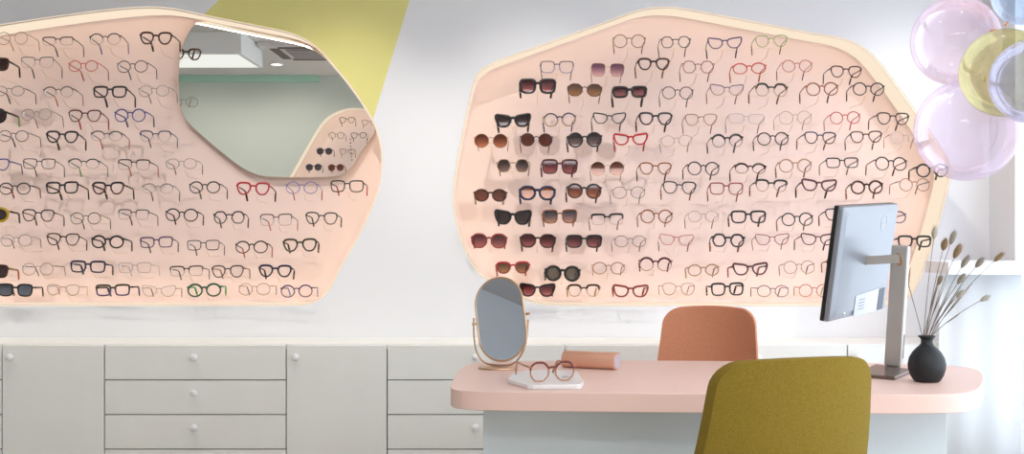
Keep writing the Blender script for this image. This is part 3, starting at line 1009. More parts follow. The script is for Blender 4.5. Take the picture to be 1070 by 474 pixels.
# continuous worktop, flush behind the fronts
xa, xb = (edges[0] - 535) / sC, (edges[-1] - 535) / sC
wt = box('worktop', xa, xb, YC + .0195, YW - .002, ctop - .019, ctop + .004, M_TOP)
tag(wt, 'long white worktop running over all the base cabinets', 'worktop')
bevel(wt, .002)

# ------------------------------------------------------------------ desk
DESK_PX = [(470, 404.5), (471.8, 398.5), (478.4, 387), (487, 380.6), (500, 377.8), (560, 376.4), (680, 376), (885, 378.4), (950, 380), (1000, 381.8),
           (1019, 384.4), (1027, 389.5), (1028.3, 397), (1024, 405.5), (1013, 410), (990, 411.8), (930, 412), (700, 411), (560, 409.6), (501, 408.8), (484, 407.8), (475, 407)]
dp = [on_plane(x, y, DESK) for x, y in DESK_PX]
dp2 = resample(chaikin([Vector((p.x, p.y)) for p in dp], 2), 140)
TH = .052
desk = thing('desk', 'long desk with pale pink rounded top on a white base', 'desk', (0.55, 3.6, 0))
bm = bmesh.new()
add_prism_xy(bm, [(p.x - .55, p.y - 3.6) for p in dp2], DESK - TH, DESK)
M_DESK = pbr('desk_pink_laminate', rgb(240, 206, 195), .38, noise=.01, nscale=4)
dt = link('desk_top', bm, M_DESK, desk)
bevel(dt, .003, 2)
dt.modifiers['edge'].harden_normals = True
for pol in dt.data.polygons:
    pol.use_smooth = True

M_BASE = pbr('desk_base_white', rgb(216, 226, 232), .5)
yb0, yb1 = 3.42, 3.86
bl = (505 - 535) / F * yb0
br = (989 - 535) / F * yb0
box('front_panel', bl - .55, br - .55, yb0 - 3.6, yb0 + .02 - 3.6, 0, DESK - TH - .001, M_BASE, desk, bev=.001)
box('side_panel', bl - .55, bl + .02 - .55, yb0 + .0205 - 3.6, yb1 - 3.6, 0, DESK - TH - .001, M_BASE, desk, bev=.001)
box('side_panel', br - .02 - .55, br - .55, yb0 + .0205 - 3.6, yb1 - 3.6, 0, DESK - TH - .001, M_BASE, desk, bev=.001)


# ------------------------------------------------------------------ chairs
def fabric(name, col, col2):
    m, nt, out = new_mat(name)
    b = nt.nodes.new('ShaderNodeBsdfPrincipled')
    b.inputs['Roughness'].default_value = .9
    b.inputs['Specular IOR Level'].default_value = .15
    tc = nt.nodes.new('ShaderNodeTexCoord')
    n = nt.nodes.new('ShaderNodeTexNoise')
    n.inputs['Scale'].default_value = 480
    n.inputs['Detail'].default_value = 3
    nt.links.new(tc.outputs['Object'], n.inputs['Vector'])
    r = nt.nodes.new('ShaderNodeValToRGB')
    r.color_ramp.elements[0].position = .36
    r.color_ramp.elements[1].position = .64
    r.color_ramp.elements[0].color = col2
    r.color_ramp.elements[1].color = col
    nt.links.new(n.outputs[0], r.inputs[0])
    nt.links.new(r.outputs[0], b.inputs['Base Color'])
    bp = nt.nodes.new('ShaderNodeBump')
    bp.inputs['Strength'].default_value = .5
    bp.inputs['Distance'].default_value = .001
    nt.links.new(n.outputs[0], bp.inputs['Height'])
    nt.links.new(bp.outputs[0], b.inputs['Normal'])
    nt.links.new(b.outputs[0], out.inputs[0])
    return m


def chair(label, loc, yaw, mat, leg_mat, bw, ztop, recline, thick=.042, piping=None):
    """faces local -y; back at local y = 0"""
    root = thing('office_chair', label, 'chair', loc, (0, 0, yaw))
    z0 = .40
    hgt = ztop - z0
    r = .062
    rows = [hgt * t for t in (0, .15, .3, .45, .6, .72)] + [hgt - r + r * math.sin(a) for a in [PI / 2 * k / 7 for k in range(0, 8)]]
    rows = sorted(set(round(v, 5) for v in rows))
    bm = bmesh.new()
    NU = 16
    grids = []
    for side in (-1, 1):
        grid = []
        for v in rows:
            half = bw / 2 * (1.0 + .24 * (1 - v / hgt))
            if v > hgt - r:
                half = half - r + math.sqrt(max(0, r * r - (v - (hgt - r)) ** 2))
            row = []
            for k in range(NU + 1):
                u = -1 + 2 * k / NU
                x = u * half
                arch = .006 * (1 - u * u)
                y = -.055 * (x / (bw / 2)) ** 2 + recline * v + .02 * math.sin(PI * min(1, v / hgt))
                row.append(bm.verts.new((x, y + side * thick / 2, z0 + v + arch * 0.8)))
            grid.append(row)
        grids.append(grid)
    nr = len(rows)
    for gi, grid in enumerate(grids):
        for i in range(nr - 1):
            for k in range(NU):
                f = (grid[i][k], grid[i][k + 1], grid[i + 1][k + 1], grid[i + 1][k])
                bm.faces.new(f if gi == 0 else f[::-1])
    a, b = grids
    loop = [(0, k) for k in range(NU + 1)] + [(i, NU) for i in range(1, nr)] + [(nr - 1, k) for k in range(NU - 1, -1, -1)] + [(i, 0) for i in range(nr - 2, 0, -1)]
    for (i, k), (i2, k2) in zip(loop, loop[1:] + loop[:1]):
        bm.faces.new((a[i][k], a[i2][k2], b[i2][k2], b[i][k]))
    bk = link('backrest', bm, mat, root, smooth=True)
    bv = bk.modifiers.new('round', 'BEVEL')
    bv.width = .018
    bv.segments = 4
    bv.limit_method = 'ANGLE'
    bv.angle_limit = math.radians(50)
    # piping seam along the rear edge
    seam = []
    for i, k in loop:
        if i == 0 and 0 < k < NU:
            continue
    # seat
    sh = []
    for p in chaikin([Vector(t) for t in ((-.235, -.02), (-.235, -.40), (-.16, -.47), (.16, -.47), (.235, -.40), (.235, -.02), (.17, -.005), (-.17, -.005))], 2):
        sh.append((p.x, p.y - thick))
    bm = bmesh.new()
    add_prism_xy(bm, sh, .405, .475)
    st = link('seat', bm, mat, root, smooth=True)
    bevel(st, .025, 4)
    for sx in (-1, 1):
        for y_, dy in ((-.12, .03), (-.42, -.03)):
            tube('leg', [(sx * .17, y_, .404), (sx * .215, y_ + dy, 0.0)], [.014, .010], leg_mat, root, 12)
    return root


M_LEG = pbr('chair_leg_metal', rgb(60, 58, 56), .4, .6)
OLIVE = fabric('olive_wool', rgb(146, 124, 50), rgb(124, 102, 36))
RUST = fabric('rust_wool', rgb(212, 148, 116), rgb(190, 124, 96))
YO = 2.85
p = at(814, 371, YO)
chair('olive green wool chair with its back to the room, in front of the pink desk', (p.x, YO, 0), PI + math.radians(19), OLIVE, M_LEG, .398, .886, .24)
YT = 4.60
p = at(741, 320, YT)
chair('rust pink wool chair behind the pink desk, facing the room', (p.x - .01, YT, 0), math.radians(-20), RUST, M_LEG, .345, .876, .24)

# ------------------------------------------------------------------ monitor on the desk
M_ALU = pbr('silver_plastic', rgb(138, 142, 150), .36, .35)
M_ALU2 = pbr('stand_silver', rgb(186, 182, 178), .33, .45)
M_BLK = pbr('black_bezel', rgb(14, 14, 15), .35)
M_SCR = pbr('screen_black', rgb(8, 8, 10), .08)
M_DK = pbr('slot_dark', rgb(66, 70, 84), .5)
M_MARK = pbr('mark_chrome', rgb(222, 226, 232), .25, .5)
pl, pr_ = at(871, 273, 3.64), at(929, 265, 4.02)
wv = Vector((pr_.x - pl.x, pr_.y - pl.y, 0))
MW = wv.length
MH = .354
xax = wv.normalized()
nax = Vector((xax.y, -xax.x, 0))            # towards the camera side (rear of the monitor)
tilt = math.radians(8.5)
mid = (pl + pr_) / 2
foot_z = DESK + .0005
mon = thing('computer_monitor', 'silver computer monitor seen from behind on the pink desk', 'monitor', (mid.x, mid.y, foot_z))
upv = (Vector((0, 0, 1)) * math.cos(tilt) + nax * math.sin(tilt)).normalized()
nrm = xax.cross(upv).normalized()            # out of the rear face
if nrm.dot(nax) < 0:
    nrm = -nrm
roll = math.radians(2.0)
xr = (xax * math.cos(roll) + upv * math.sin(roll)).normalized()
ur = (upv * math.cos(roll) - xax * math.sin(roll)).normalized()
cz = at(897, 271.5, mid.y).z
MC = Vector((mid.x, mid.y, cz))
RM = Matrix((xr, ur, nrm)).transposed().to_4x4()
RM.translation = MC - Vector((mid.x, mid.y, foot_z))


def mon_part(name, bm, mat, parent=mon, smooth=False):
    bmesh.ops.transform(bm, matrix=RM, verts=bm.verts[:])
    return link(name, bm, mat, parent, smooth)


def rrect(w, h, r, n=5):
    out = []
    for cx_, cy_, a0 in ((w / 2 - r, h / 2 - r, 0), (-w / 2 + r, h / 2 - r, PI / 2), (-w / 2 + r, -h / 2 + r, PI), (w / 2 - r, -h / 2 + r, 1.5 * PI)):
        for k in range(n + 1):
            a = a0 + PI / 2 * k / n
            out.append((cx_ + r * math.cos(a), cy_ + r * math.sin(a)))
    return out


bm = bmesh.new()
add_prism_xy(bm, rrect(MW, MH, .008), -.020, -.0085)
mon_part('bezel', bm, M_BLK)
bm = bmesh.new()
add_prism_xy(bm, rrect(MW - .016, MH - .016, .004), -.0206, -.0202)
mon_part('screen', bm, M_SCR)
# rear shell with a slightly domed back
bm = bmesh.new()
outer = rrect(MW - .001, MH - .001, .008)
mid_ = rrect(MW - .006, MH - .006, .010)
inn = rrect(MW - .05, MH - .05, .02)
R = []
for ring, z in ((outer, -.008), (outer, 0.0), (mid_, .008), (inn, .015)):
    R.append([bm.verts.new((x, y, z)) for x, y in ring])
for A, B in zip(R, R[1:]):
    for i in range(len(A)):
        j = (i + 1) % len(A)
        bm.faces.new((A[i], A[j], B[j], B[i]))
bm.faces.new(R[0][::-1])
bm.faces.new(R[-1])
rear = mon_part('rear_shell', bm, M_ALU)
bevel(rear, .002, 2)
# port recess at the lower edge
bm = bmesh.new()
add_prism_xy(bm, [(-.06, -MH / 2 + .004), (.19, -MH / 2 + .004), (.19, -MH / 2 + .082), (-.06, -MH / 2 + .07)], .0153, .0166)
mon_part('port_cover', bm, pbr('port_recess', rgb(196, 202, 212), .45))
bm = bmesh.new()
add_prism_xy(bm, [(.135, -MH / 2 + .006), (.188, -MH / 2 + .006), (.188, -MH / 2 + .08), (.135, -MH / 2 + .077)], .0167, .0172)
mon_part('port_slot', bm, M_DK)
bm = bmesh.new()
for k in range(4):
    add_prism_xy(bm, [(-.03 + .0 * k, -MH / 2 + .022 + .010 * k), (.02, -MH / 2 + .022 + .010 * k), (.02, -MH / 2 + .026 + .010 * k), (-.03, -MH / 2 + .026 + .010 * k)], .0167, .0169)
mon_part('rating_print', bm, pbr('pale_print', rgb(150, 156, 168), .6))
bm = bmesh.new()
bmesh.ops.create_cone(bm, cap_ends=True, segments=20, radius1=.006, radius2=.005, depth=.004, matrix=Matrix.Translation((-MW * .28, -MH / 2 + .022, .0125)))
mon_part('cable_lock', bm, M_MARK)
# round maker's mark
bm = bmesh.new()
ring = [(.026 * math.cos(2 * PI * k / 40) + MW * .22, .026 * math.sin(2 * PI * k / 40) + MH * .33, .0156) for k in range(40)]
add_tube(bm, ring, .0011, 6, closed=True, up=Vector((0, 0, 1)))
mark = mon_part('round_emblem', bm, M_MARK, smooth=True)


def letters(name, text, size, mat, parent, mtx, extr=.0004):
    cu = bpy.data.curves.new(name, 'FONT')
    cu.body = text
    cu.size = size
    cu.align_x = 'CENTER'
    cu.align_y = 'CENTER'
    cu.extrude = extr
    tmp = bpy.data.objects.new(name + '_c', cu)
    COL.objects.link(tmp)
    bpy.context.view_layer.update()
    me = bpy.data.meshes.new_from_object(tmp.evaluated_get(bpy.context.evaluated_depsgraph_get()))
    bpy.data.objects.remove(tmp)
    me.transform(mtx)
    me.materials.clear()
    me.materials.append(mat)
    o = bpy.data.objects.new(name, me)
    COL.objects.link(o)
    o.parent = parent
    return o


letters('emblem_lettering', 'DELL', .017, M_MARK, mark, RM @ Matrix.Translation((MW * .22, MH * .33, .0158)))
# stand: bracket, column, foot plate (own frame: z up, slight lean as in the photo)
org = Vector((mid.x, mid.y, foot_z))
colb = on_plane(933.5, 386, DESK)
colt = at(941.5, 256, colb.y - .02)
cb = colb - org
cb.z = .010
ct = colt - org
ax = (ct - cb).normalized()
u = (xax - ax * xax.dot(ax)).normalized()
v = u.cross(ax)
bm = bmesh.new()
vs = []
for base in (cb, ct):
    for su, sv in ((-1, -1), (1, -1), (1, 1), (-1, 1)):
        vs.append(bm.verts.new(base + u * (.012 * su) + v * (.027 * sv)))
for f in ((0, 1, 2, 3), (4, 7, 6, 5), (0, 4, 5, 1), (1, 5, 6, 2), (2, 6, 7, 3), (3, 7, 4, 0)):
    bm.faces.new([vs[i] for i in f])
column = link('stand_column', bm, M_ALU2, mon)
bevel(column, .006, 3)
bm = bmesh.new()
h0 = MC - org + nrm * .010
hd = ct.lerp(cb, .11)
for q0, q1 in ((h0, hd),):
    dd = (q1 - q0).normalized()
    wd_ = dd.cross(Vector((0, 0, 1))).normalized() * .013
    up_ = wd_.cross(dd).normalized() * .0135
    vv = [bm.verts.new(e + wd_ * a_ + up_ * b_) for e in (q0, q1) for a_, b_ in ((-1, -1), (1, -1), (1, 1), (-1, 1))]
    for f in ((0, 1, 2, 3), (4, 7, 6, 5), (0, 4, 5, 1), (1, 5, 6, 2), (2, 6, 7, 3), (3, 7, 4, 0)):
        bm.faces.new([vv[i] for i in f])
link('neck_bracket', bm, M_ALU2, mon)
bm = bmesh.new()
a0 = cb + ax * .028 + v * .0272 + u * .003
q0 = [a0 + u * -.004, a0 + u * .004, a0 + u * .004 + ax * .075, a0 + u * -.004 + ax * .075]
vv = [bm.verts.new(t) for t in q0] + [bm.verts.new(t + v * .0006) for t in q0]
for f in ((0, 1, 2, 3), (4, 7, 6, 5), (0, 4, 5, 1), (1, 5, 6, 2), (2, 6, 7, 3), (3, 7, 4, 0)):
    bm.faces.new([vv[i] for i in f])
link('cable_slot', bm, M_BLK, mon)
# oval badge on the column
bm = bmesh.new()
pos = cb.lerp(ct, .885) - u * .0124
pts = []
for k in range(24):
    a = 2 * PI * k / 24
    rr = 1 - .35 * math.sin(a)
    pts.append(pos + v * (.0085 * rr * math.cos(a) - .004 * math.sin(a)) + ax * (.019 * math.sin(a)))
add_tube(bm, pts, .0014, 6, closed=True, up=u)
bm.faces.new([bm.verts.new(t) for t in pts])
link('leaf_shaped_badge', bm, pbr('badge_copper', rgb(176, 128, 92), .4, .3), mon, smooth=True)
fp = []
for (x, y) in ((893, 393.5), (935, 397), (953.5, 389), (915, 383.5)):
    w3 = on_plane(x, y, DESK) - org
    fp.append((w3.x, w3.y))
bm = bmesh.new()
add_prism_xy(bm, fp, 0.0, .010)
foot = link('foot_plate', bm, [pbr('foot_bronze', rgb(120, 104, 98), .35, .6)], mon)
bevel(foot, .0025, 2)

# ------------------------------------------------------------------ vase with dried grass
vb = on_plane(968.5, 398.5, DESK)
sV = F / vb.y
M_VASE = pbr('matte_black_ceramic', rgb(20, 24, 28), .55, bump=.1)
vh = 48.0 / sV
prof = [(0, .001), (.034, .001), (.038, .004), (.047, .018), (.0535, .038), (.054, .052), (.050, .070), (.041, .086), (.030, .098), (.0205, .106), (.0165, .113),
        (.0165, .122), (.020, .128), (.0245, .131), (.0248, .133), (.0235, .1345), (.019, .1325), (.0145, .126), (.0135, .115), (.015, .10), (0, .09)]
k = vh / .1345
prof = [(r * k, z * k) for r, z in prof]
bm = bmesh.new()
add_lathe(bm, prof, 48, (0, 0, 0))
vase = link('vase', bm, M_VASE, None, True, loc=(vb.x, vb.y, DESK + .0004))
tag(vase, 'small matte black bulb vase with dried grasses on the desk end', 'vase')
HEADS = [(976.6, 243, 6, 13, 0.02, 'pale upright bunny-tail grass, topmost of the vase'), (987, 255, 7, 13, .03, 'brown bunny-tail grass standing below the topmost one'),
         (995.5, 248, 6, 15, .05, 'grey bunny-tail grass leaning slightly, second highest in the vase'), (1000.5, 262, 7, 17, -.03, 'thickest brown bunny-tail grass in the middle of the bunch'),
         (1008.7, 273, 6, 16, .0, 'slender grey bunny-tail grass leaning toward the window'), (1023.8, 274, 6, 13, .04, 'bunny-tail grass on a strongly bent stem, below the farthest one'),
         (1043.8, 268.4, 5, 14, .02, 'bunny-tail grass reaching farthest out along the white ledge'), (982, 292.5, 5, 11, -.04, 'small brown bunny-tail grass low between the stems'),
         (1004.6, 291, 5.5, 13, .05, 'grey bunny-tail grass halfway down the fanned stems'), (1003.5, 307, 5.5, 11, -.03, 'pale bunny-tail grass low on the fanned stems'),
         (1029.3, 311.5, 5, 11, .03, 'lowest pale bunny-tail grass sticking out sideways')]
M_STEM = pbr('dry_stem', rgb(120, 108, 96), .8, noise=.3, nscale=60)
HEADM = [pbr('seed_grey', rgb(142, 134, 122), .95, noise=.3, nscale=300, bump=.6, bscale=500), pbr('seed_brown', rgb(134, 110, 80), .95, noise=.3, nscale=300, bump=.6, bscale=500),
         pbr('seed_pale', rgb(176, 168, 154), .95, noise=.2, nscale=300, bump=.6, bscale=500)]
base_p = Vector((vb.x, vb.y, DESK + vh * .80))
neck_p = Vector((vb.x, vb.y, DESK + vh * .985))
HM = [2, 1, 0, 1, 0, 0, 1, 1, 0, 2, 2]
for i, (hx, hy, wpx, lpx, dy, lb) in enumerate(HEADS):
    tip = at(hx, hy, vb.y + dy)
    rank = sorted(h[0] for h in HEADS).index(hx)
    off = Vector((-.0100 + .0020 * rank, (0, .0045, -.0045)[rank % 3], 0))
    dy = off.y * 9
    tip = at(hx, hy, vb.y + dy)
    p0 = base_p + off * .95
    p1 = neck_p + off * 1.0 + Vector(((tip.x - neck_p.x) * .02, 0, 0))
    lean = tip - p1
    ctrl = p1 + Vector((lean.x * .42, lean.y * .42, lean.z * .58))
    pts = [p0]
    for t in [j / 10 for j in range(11)]:
        pts.append(p1 * (1 - t) ** 2 + ctrl * 2 * t * (1 - t) + tip * t * t)
    root = thing('bunny_tail_stem', lb, 'dried grass', p0, group='dried grasses in the black vase')
    loc_pts = [q_ - p0 for q_ in pts]
    tube('stem', loc_pts, [.0011] * 8 + [.0009] * 4, M_STEM, root, 6)
    d = (pts[-1] - pts[-2]).normalized()
    L_, W_ = lpx / sV, wpx / sV / 2
    bm = bmesh.new()
    cpts, rad = [], []
    for j in range(11):
        t = j / 10
        cpts.append((tip - p0) + d * (L_ * (t - .5)))
        rad.append(max(.0006, W_ * (math.sin(PI * min(1, t * .93 + .05)) ** .6)))
    add_tube(bm, cpts, rad, 12, up=Vector((0, 1, 0)))
    # fine bristles standing off the head
    for j in range(70):
        t = RNG.uniform(.05, 1)
        c_ = (tip - p0) + d * (L_ * (t - .5))
        a = RNG.uniform(0, 2 * PI)
        e1 = d.orthogonal().normalized()
        e2 = d.cross(e1)
        rd = e1 * math.cos(a) + e2 * math.sin(a)
        r0 = W_ * (math.sin(PI * min(1, t * .93 + .05)) ** .6)
        s_ = c_ + rd * r0 * .9
        add_tube(bm, [s_, s_ + rd * W_ * .45 + d * L_ * .22], [.00025, .0001], 3, up=e1)
    link('seed_head', bm, HEADM[HM[i]], root, smooth=True)
    # a dry leaf blade on some stems
    if i in (1, 3, 4, 5, 6, 10):
        bm = bmesh.new()
        s0 = loc_pts[3 if i != 10 else 4]
        s1 = loc_pts[7]
        add_tube(bm, [s0, s0.lerp(s1, .5) + Vector((.004, 0, .002)), s1 + Vector((.008, .0, .006))], [.0012, .0022, .0005], 6, flat=.3)
        link('leaf_blade', bm, M_STEM, root, smooth=True)
root = thing('bunny_tail_stem', 'bare bent dry stalk leaning out of the vase toward the monitor stand', 'dried grass', base_p, group='dried grasses in the black vase')
zz = [base_p + Vector((-.0125, 0, 0)), neck_p + Vector((-.0125, 0, 0)), at(957, 325, vb.y), at(949.5, 298, vb.y - .01), at(950.3, 286, vb.y - .01)]
tube('stem', [q_ - base_p for q_ in zz], [.0011, .0011, .0012, .0014, .0014], M_STEM, root, 6)
bm = bmesh.new()
add_tube(bm, [zz[3] - base_p, zz[4] - base_p, at(951.3, 279, vb.y - .01) - base_p], [.0014, .0024, .0006], 6)
link('dry_tip', bm, pbr('dry_husk', rgb(166, 120, 84), .8), root, smooth=True)

# ------------------------------------------------------------------ table mirror
M_GOLD = pbr('champagne_metal', rgb(206, 172, 140), .28, .75)
mb = on_plane(520.5, 384.5, DESK)
sM = F / mb.y
tm = thing('table_mirror', 'oval table mirror on a champagne metal stand at the desk end', 'mirror', (mb.x, mb.y, DESK + .0004))
bm = bmesh.new()
add_lathe(bm, [(0, 0), (.062, 0), (.063, .002), (.062, .005), (0, .006)], 48)
link('base_disc', bm, M_GOLD, tm, smooth=False)
mcen = at(523.3, 333, mb.y) - Vector((mb.x, mb.y, DESK + .0004))
yawm = math.radians(-24)
tiltm = math.radians(-11)
MRt = Matrix.Rotation(yawm, 4, 'Z') @ Matrix.Rotation(tiltm, 4, 'X') @ Matrix.Rotation(math.radians(-12), 4, 'Y')
mw, mh = 51.0 / sM / math.cos(yawm), 89.5 / sM


def stadium(w, h, n=20):
    r = w / 2
    return [Vector((r * math.cos(PI * k / n), h / 2 - r + r * math.sin(PI * k / n))) for k in range(n + 1)] + \
           [Vector((-r * math.cos(PI * k / n), -h / 2 + r - r * math.sin(PI * k / n))) for k in range(n + 1)]


TM = Matrix.Translation(mcen) @ MRt
bm = bmesh.new()
add_prism_xz(bm, stadium(mw * .955, mh - mw * .045), -.0016, .0035)
bmesh.ops.transform(bm, matrix=TM, verts=bm.verts[:])
m2, nt2, out2 = new_mat('table_mirror_silver')
g2 = nt2.nodes.new('ShaderNodeBsdfGlossy')
g2.inputs[0].default_value = (0.74, 0.80, 0.90, 1)
g2.inputs['Roughness'].default_value = 0.0
nt2.links.new(g2.outputs[0], out2.inputs[0])
link('mirror_glass', bm, m2, tm)
bm = bmesh.new()
add_tube(bm, [TM @ Vector((p.x, 0, p.y)) for p in stadium(mw * .97, mh - mw * .03)], .0036, 8, closed=True, up=(TM.to_3x3() @ Vector((0, 1, 0))))
link('rim', bm, M_GOLD, tm, smooth=True)
# U-shaped yoke hung on two pivots
ex = MRt.to_3x3() @ Vector((1, 0, 0))
piv = [mcen + ex * (s * (mw / 2 + .010)) for s in (-1, 1)]
pts = []
bot = Vector((0, 0, .008))
for j in range(25):
    a = PI * j / 24
    c_ = (piv[0] + piv[1]) / 2
    h_ = (piv[1] - piv[0]) / 2
    t = math.sin(a)
    p_ = c_ - h_ * (abs(math.cos(a)) ** .6 * (1 if math.cos(a) > 0 else -1))
    p_.z = c_.z - (c_.z - .009) * t ** .8
    f = t
    p_.x += (0 - c_.x) * f * .9
    p_.y += (0 - c_.y) * f * .9
    pts.append(p_)
bm = bmesh.new()
add_tube(bm, pts, .0030, 8, up=Vector((0, 1, 0)))
link('yoke', bm, M_GOLD, tm, smooth=True)
for s, pv in zip((-1, 1), piv):
    tube('pivot_knob', [pv - ex * (s * .008), pv + ex * (s * .004), pv + ex * (s * .006)], [.0035, .0045, .003], M_GOLD, tm, 12)

# ------------------------------------------------------------------ tray, spectacles and case on the desk
TRAY = [(530, 395.5), (553, 402), (607, 401.4), (610, 397.5), (603, 387.3), (566, 385.5), (538, 388.3)]
tp = [on_plane(x, y, DESK + .013) for x, y in TRAY]
tc_ = sum((Vector((p.x, p.y)) for p in tp), Vector((0, 0))) / len(tp)
pts = chaikin([Vector((p.x - tc_.x, p.y - tc_.y)) for p in tp], 1, .08)
bm = bmesh.new()
add_prism_xy(bm, [(p.x, p.y) for p in pts], 0, .0125)
tray = link('display_tray', bm, pbr('white_marble', rgb(240, 240, 242), .3, noise=.03, nscale=14), None, loc=(tc_.x, tc_.y, DESK + .0004))
bevel(tray, .002, 2)
tag(tray, 'white angular tray under the open glasses on the desk', 'tray')
gb = on_plane(577, 398.3, DESK + .014)
gw = .1345
glw = (gw - .018 - .008) / 2
glh = glw * .97
gz = DESK + .0135 + glh / 2 + .0022
sg = eyewear((gb.x, gb.y, gz), gw, 'oct', 'mid', 'copper', tip='copper', temple='copper', brow='cherry', ratio=.97, rot=(math.radians(3), 0, math.radians(19)))
tag(sg, 'open glasses with burgundy and tan rims standing on the white tray', 'glasses')
letters('lens_lettering', 'Chlo\u00e9', .0085, pbr('lens_print', rgb(60, 56, 60), .5), sg, Matrix.Translation((.0385, -.0035, -.017)) @ Matrix.Rotation(PI / 2, 4, 'X'), .0001)
# case: rounded bar with a flat lid edge
cb_ = on_plane(617, 384.5, DESK)
cs = thing('glasses_case', 'copper pink hard glasses case with a lilac end lying on the desk', 'glasses case', (cb_.x, cb_.y, DESK + .0004), (0, 0, math.radians(-24)))
sec = []
for k in range(28):
    a = 2 * PI * k / 28
    x_ = math.copysign(abs(math.cos(a)) ** .7, math.cos(a)) * .0275
    z_ = math.copysign(abs(math.sin(a)) ** .7, math.sin(a)) * .0245 + .0245
    sec.append((x_, z_))
CL = .178
bm = bmesh.new()
rings = []
for x in (-CL / 2, CL / 2):
    rings.append([bm.verts.new((x, y_, z_)) for y_, z_ in sec])
for i in range(28):
    j = (i + 1) % 28
    bm.faces.new((rings[0][i], rings[0][j], rings[1][j], rings[1][i]))
bm.faces.new(rings[0][::-1])
bm.faces.new(rings[1])
M_CASE = pbr('copper_leatherette', rgb(222, 168, 142), .38, .25)
body = link('body', bm, M_CASE, cs, smooth=False)
bevel(body, .002, 2)
for pol in body.data.polygons:
    pol.use_smooth = len(pol.vertices) == 4
for s in (-1, 1):
    bm = bmesh.new()
    ins_ = [(y_ * .90, (z_ - .0245) * .88 + .0245) for y_, z_ in sec]
    A = [bm.verts.new((s * (CL / 2 + .0002), y_, z_)) for y_, z_ in ins_]
    B = [bm.verts.new((s * (CL / 2 + .0012), y_ * .98, (z_ - .0245) * .98 + .0245)) for y_, z_ in ins_]
    for i in range(28):
        j = (i + 1) % 28
        bm.faces.new((A[i], A[j], B[j], B[i]))
    bm.faces.new(A)
    bm.faces.new(B[::-1])
    tag(link('end_cap', bm, pbr('case_lilac', rgb(196, 184, 196), .5), cs), label='lilac end of the case')
box('lid_flap', -CL / 2 - .001, CL / 2 + .001, -.012, .0285, .0465, .0505, M_CASE, cs, bev=.0015)

# ------------------------------------------------------------------ balloons
def balloon_mat(name, tint, film, milk):
    m, nt, out = new_mat(name)
    t = nt.nodes.new('ShaderNodeBsdfTransparent')
    t.inputs[0].default_value = tint
    d = nt.nodes.new('ShaderNodeBsdfDiffuse')
    d.inputs[0].default_value = film
    gl = nt.nodes.new('ShaderNodeBsdfGlossy')
    gl.inputs['Roughness'].default_value = .02
    gl.inputs[0].default_value = (1, .97, 1, 1)
    fr_ = nt.nodes.new('ShaderNodeFresnel')
    fr_.inputs[0].default_value = 1.35
    a = nt.nodes.new('ShaderNodeMixShader')
    a.inputs[0].default_value = milk
    b = nt.nodes.new('ShaderNodeMixShader')
    nt.links.new(t.outputs[0], a.inputs[1])
    nt.links.new(d.outputs[0], a.inputs[2])
    mm = nt.nodes.new('ShaderNodeMath')
    mm.operation = 'MULTIPLY_ADD'
    mm.inputs[1].default_value = .45
    mm.inputs[2].default_value = .025
    nt.links.new(fr_.outputs[0], mm.inputs[0])
    nt.links.new(mm.outputs[0], b.inputs[0])
    nt.links.new(a.outputs[0], b.inputs[1])
    nt.links.new(gl.outputs[0], b.inputs[2])
    nt.links.new(b.outputs[0], out.inputs[0])
    return m


BALL = [(999, 43, 46, 4.62, rgb(250, 244, 249), rgb(240, 214, 236), .10, 'clear pinkish bubble balloon, upper one touching the glowing panel'),
        (1010, 136, 53, 4.50, rgb(248, 243, 250), rgb(236, 214, 240), .12, 'largest lilac bubble balloon, lowest of the bunch'),
        (1050, 76, 46, 4.16, rgb(238, 236, 206), rgb(200, 196, 120), .14, 'olive yellow bubble balloon in the middle of the bunch'),
        (1079, 85, 44, 3.84, rgb(232, 233, 246), rgb(186, 188, 226), .12, 'blue-violet bubble balloon overlapping the olive one'),
        (1069, -6, 32, 4.40, rgb(232, 240, 250), rgb(180, 206, 236), .12, 'pale blue bubble balloon highest in the corner')]
knot = at(1050, 28, 4.42)
for i, (x, y, r, Y, tint, film, milk, lb) in enumerate(BALL):
    c_ = at(x, y, Y)
    rad = r / F * Y
    bm = bmesh.new()
    bmesh.ops.create_uvsphere(bm, u_segments=64, v_segments=40, radius=rad)
    b_ = link('balloon', bm, balloon_mat('bubble_film_' + ['pink', 'lilac', 'olive', 'violet', 'blue'][i], tint, film, milk), None, True, loc=c_)
    tag(b_, lb, 'balloon', 'bubble balloons by the window')
    dirk = (knot - c_).normalized()
    bm = bmesh.new()
    p0, p1, p2 = dirk * (rad * .995), dirk * (rad + .006), dirk * (rad + .016)
    add_tube(bm, [p0, p1, p2], [.006, .002, .005], 10, up=dirk.orthogonal())
    link('knot', bm, pbr('knot_orange', rgb(226, 140, 96), .5), b_, smooth=True)

# ------------------------------------------------------------------ white ledge with sheer curtain in the window corner
lx0 = (984 - 535) / F * 4.83
lz = at(0, 273, 4.83).z
lg = box('window_ledge', lx0, XR - .002, 4.76, 5.02, lz - .05, lz, pbr('ledge_white', rgb(240, 242, 246), .5))
tag(lg, 'white ledge across the window corner above the sheer curtain', 'ledge')
bevel(lg, .003)
bm = bmesh.new()
NX = 90
x0c, x1c = lx0 + .015, XR - .01
top = []
botm = []
back = []
for k in range(NX + 1):
    t = k / NX
    x = x0c + (x1c - x0c) * t
    wv_ = .0035 * math.sin(t * 2 * PI * 2.5) + .002 * math.sin(t * 2 * PI * 1.3 + 1)
    top.append(bm.verts.new((x, 4.89 + wv_ * .7, lz - .052)))
    botm.append(bm.verts.new((x - .02 * (1 - t), 4.89 + wv_ * 1.3, .02)))
for k in range(NX):
    bm.faces.new((top[k], top[k + 1], botm[k + 1], botm[k]))
m3, nt3, out3 = new_mat('sheer_voile')
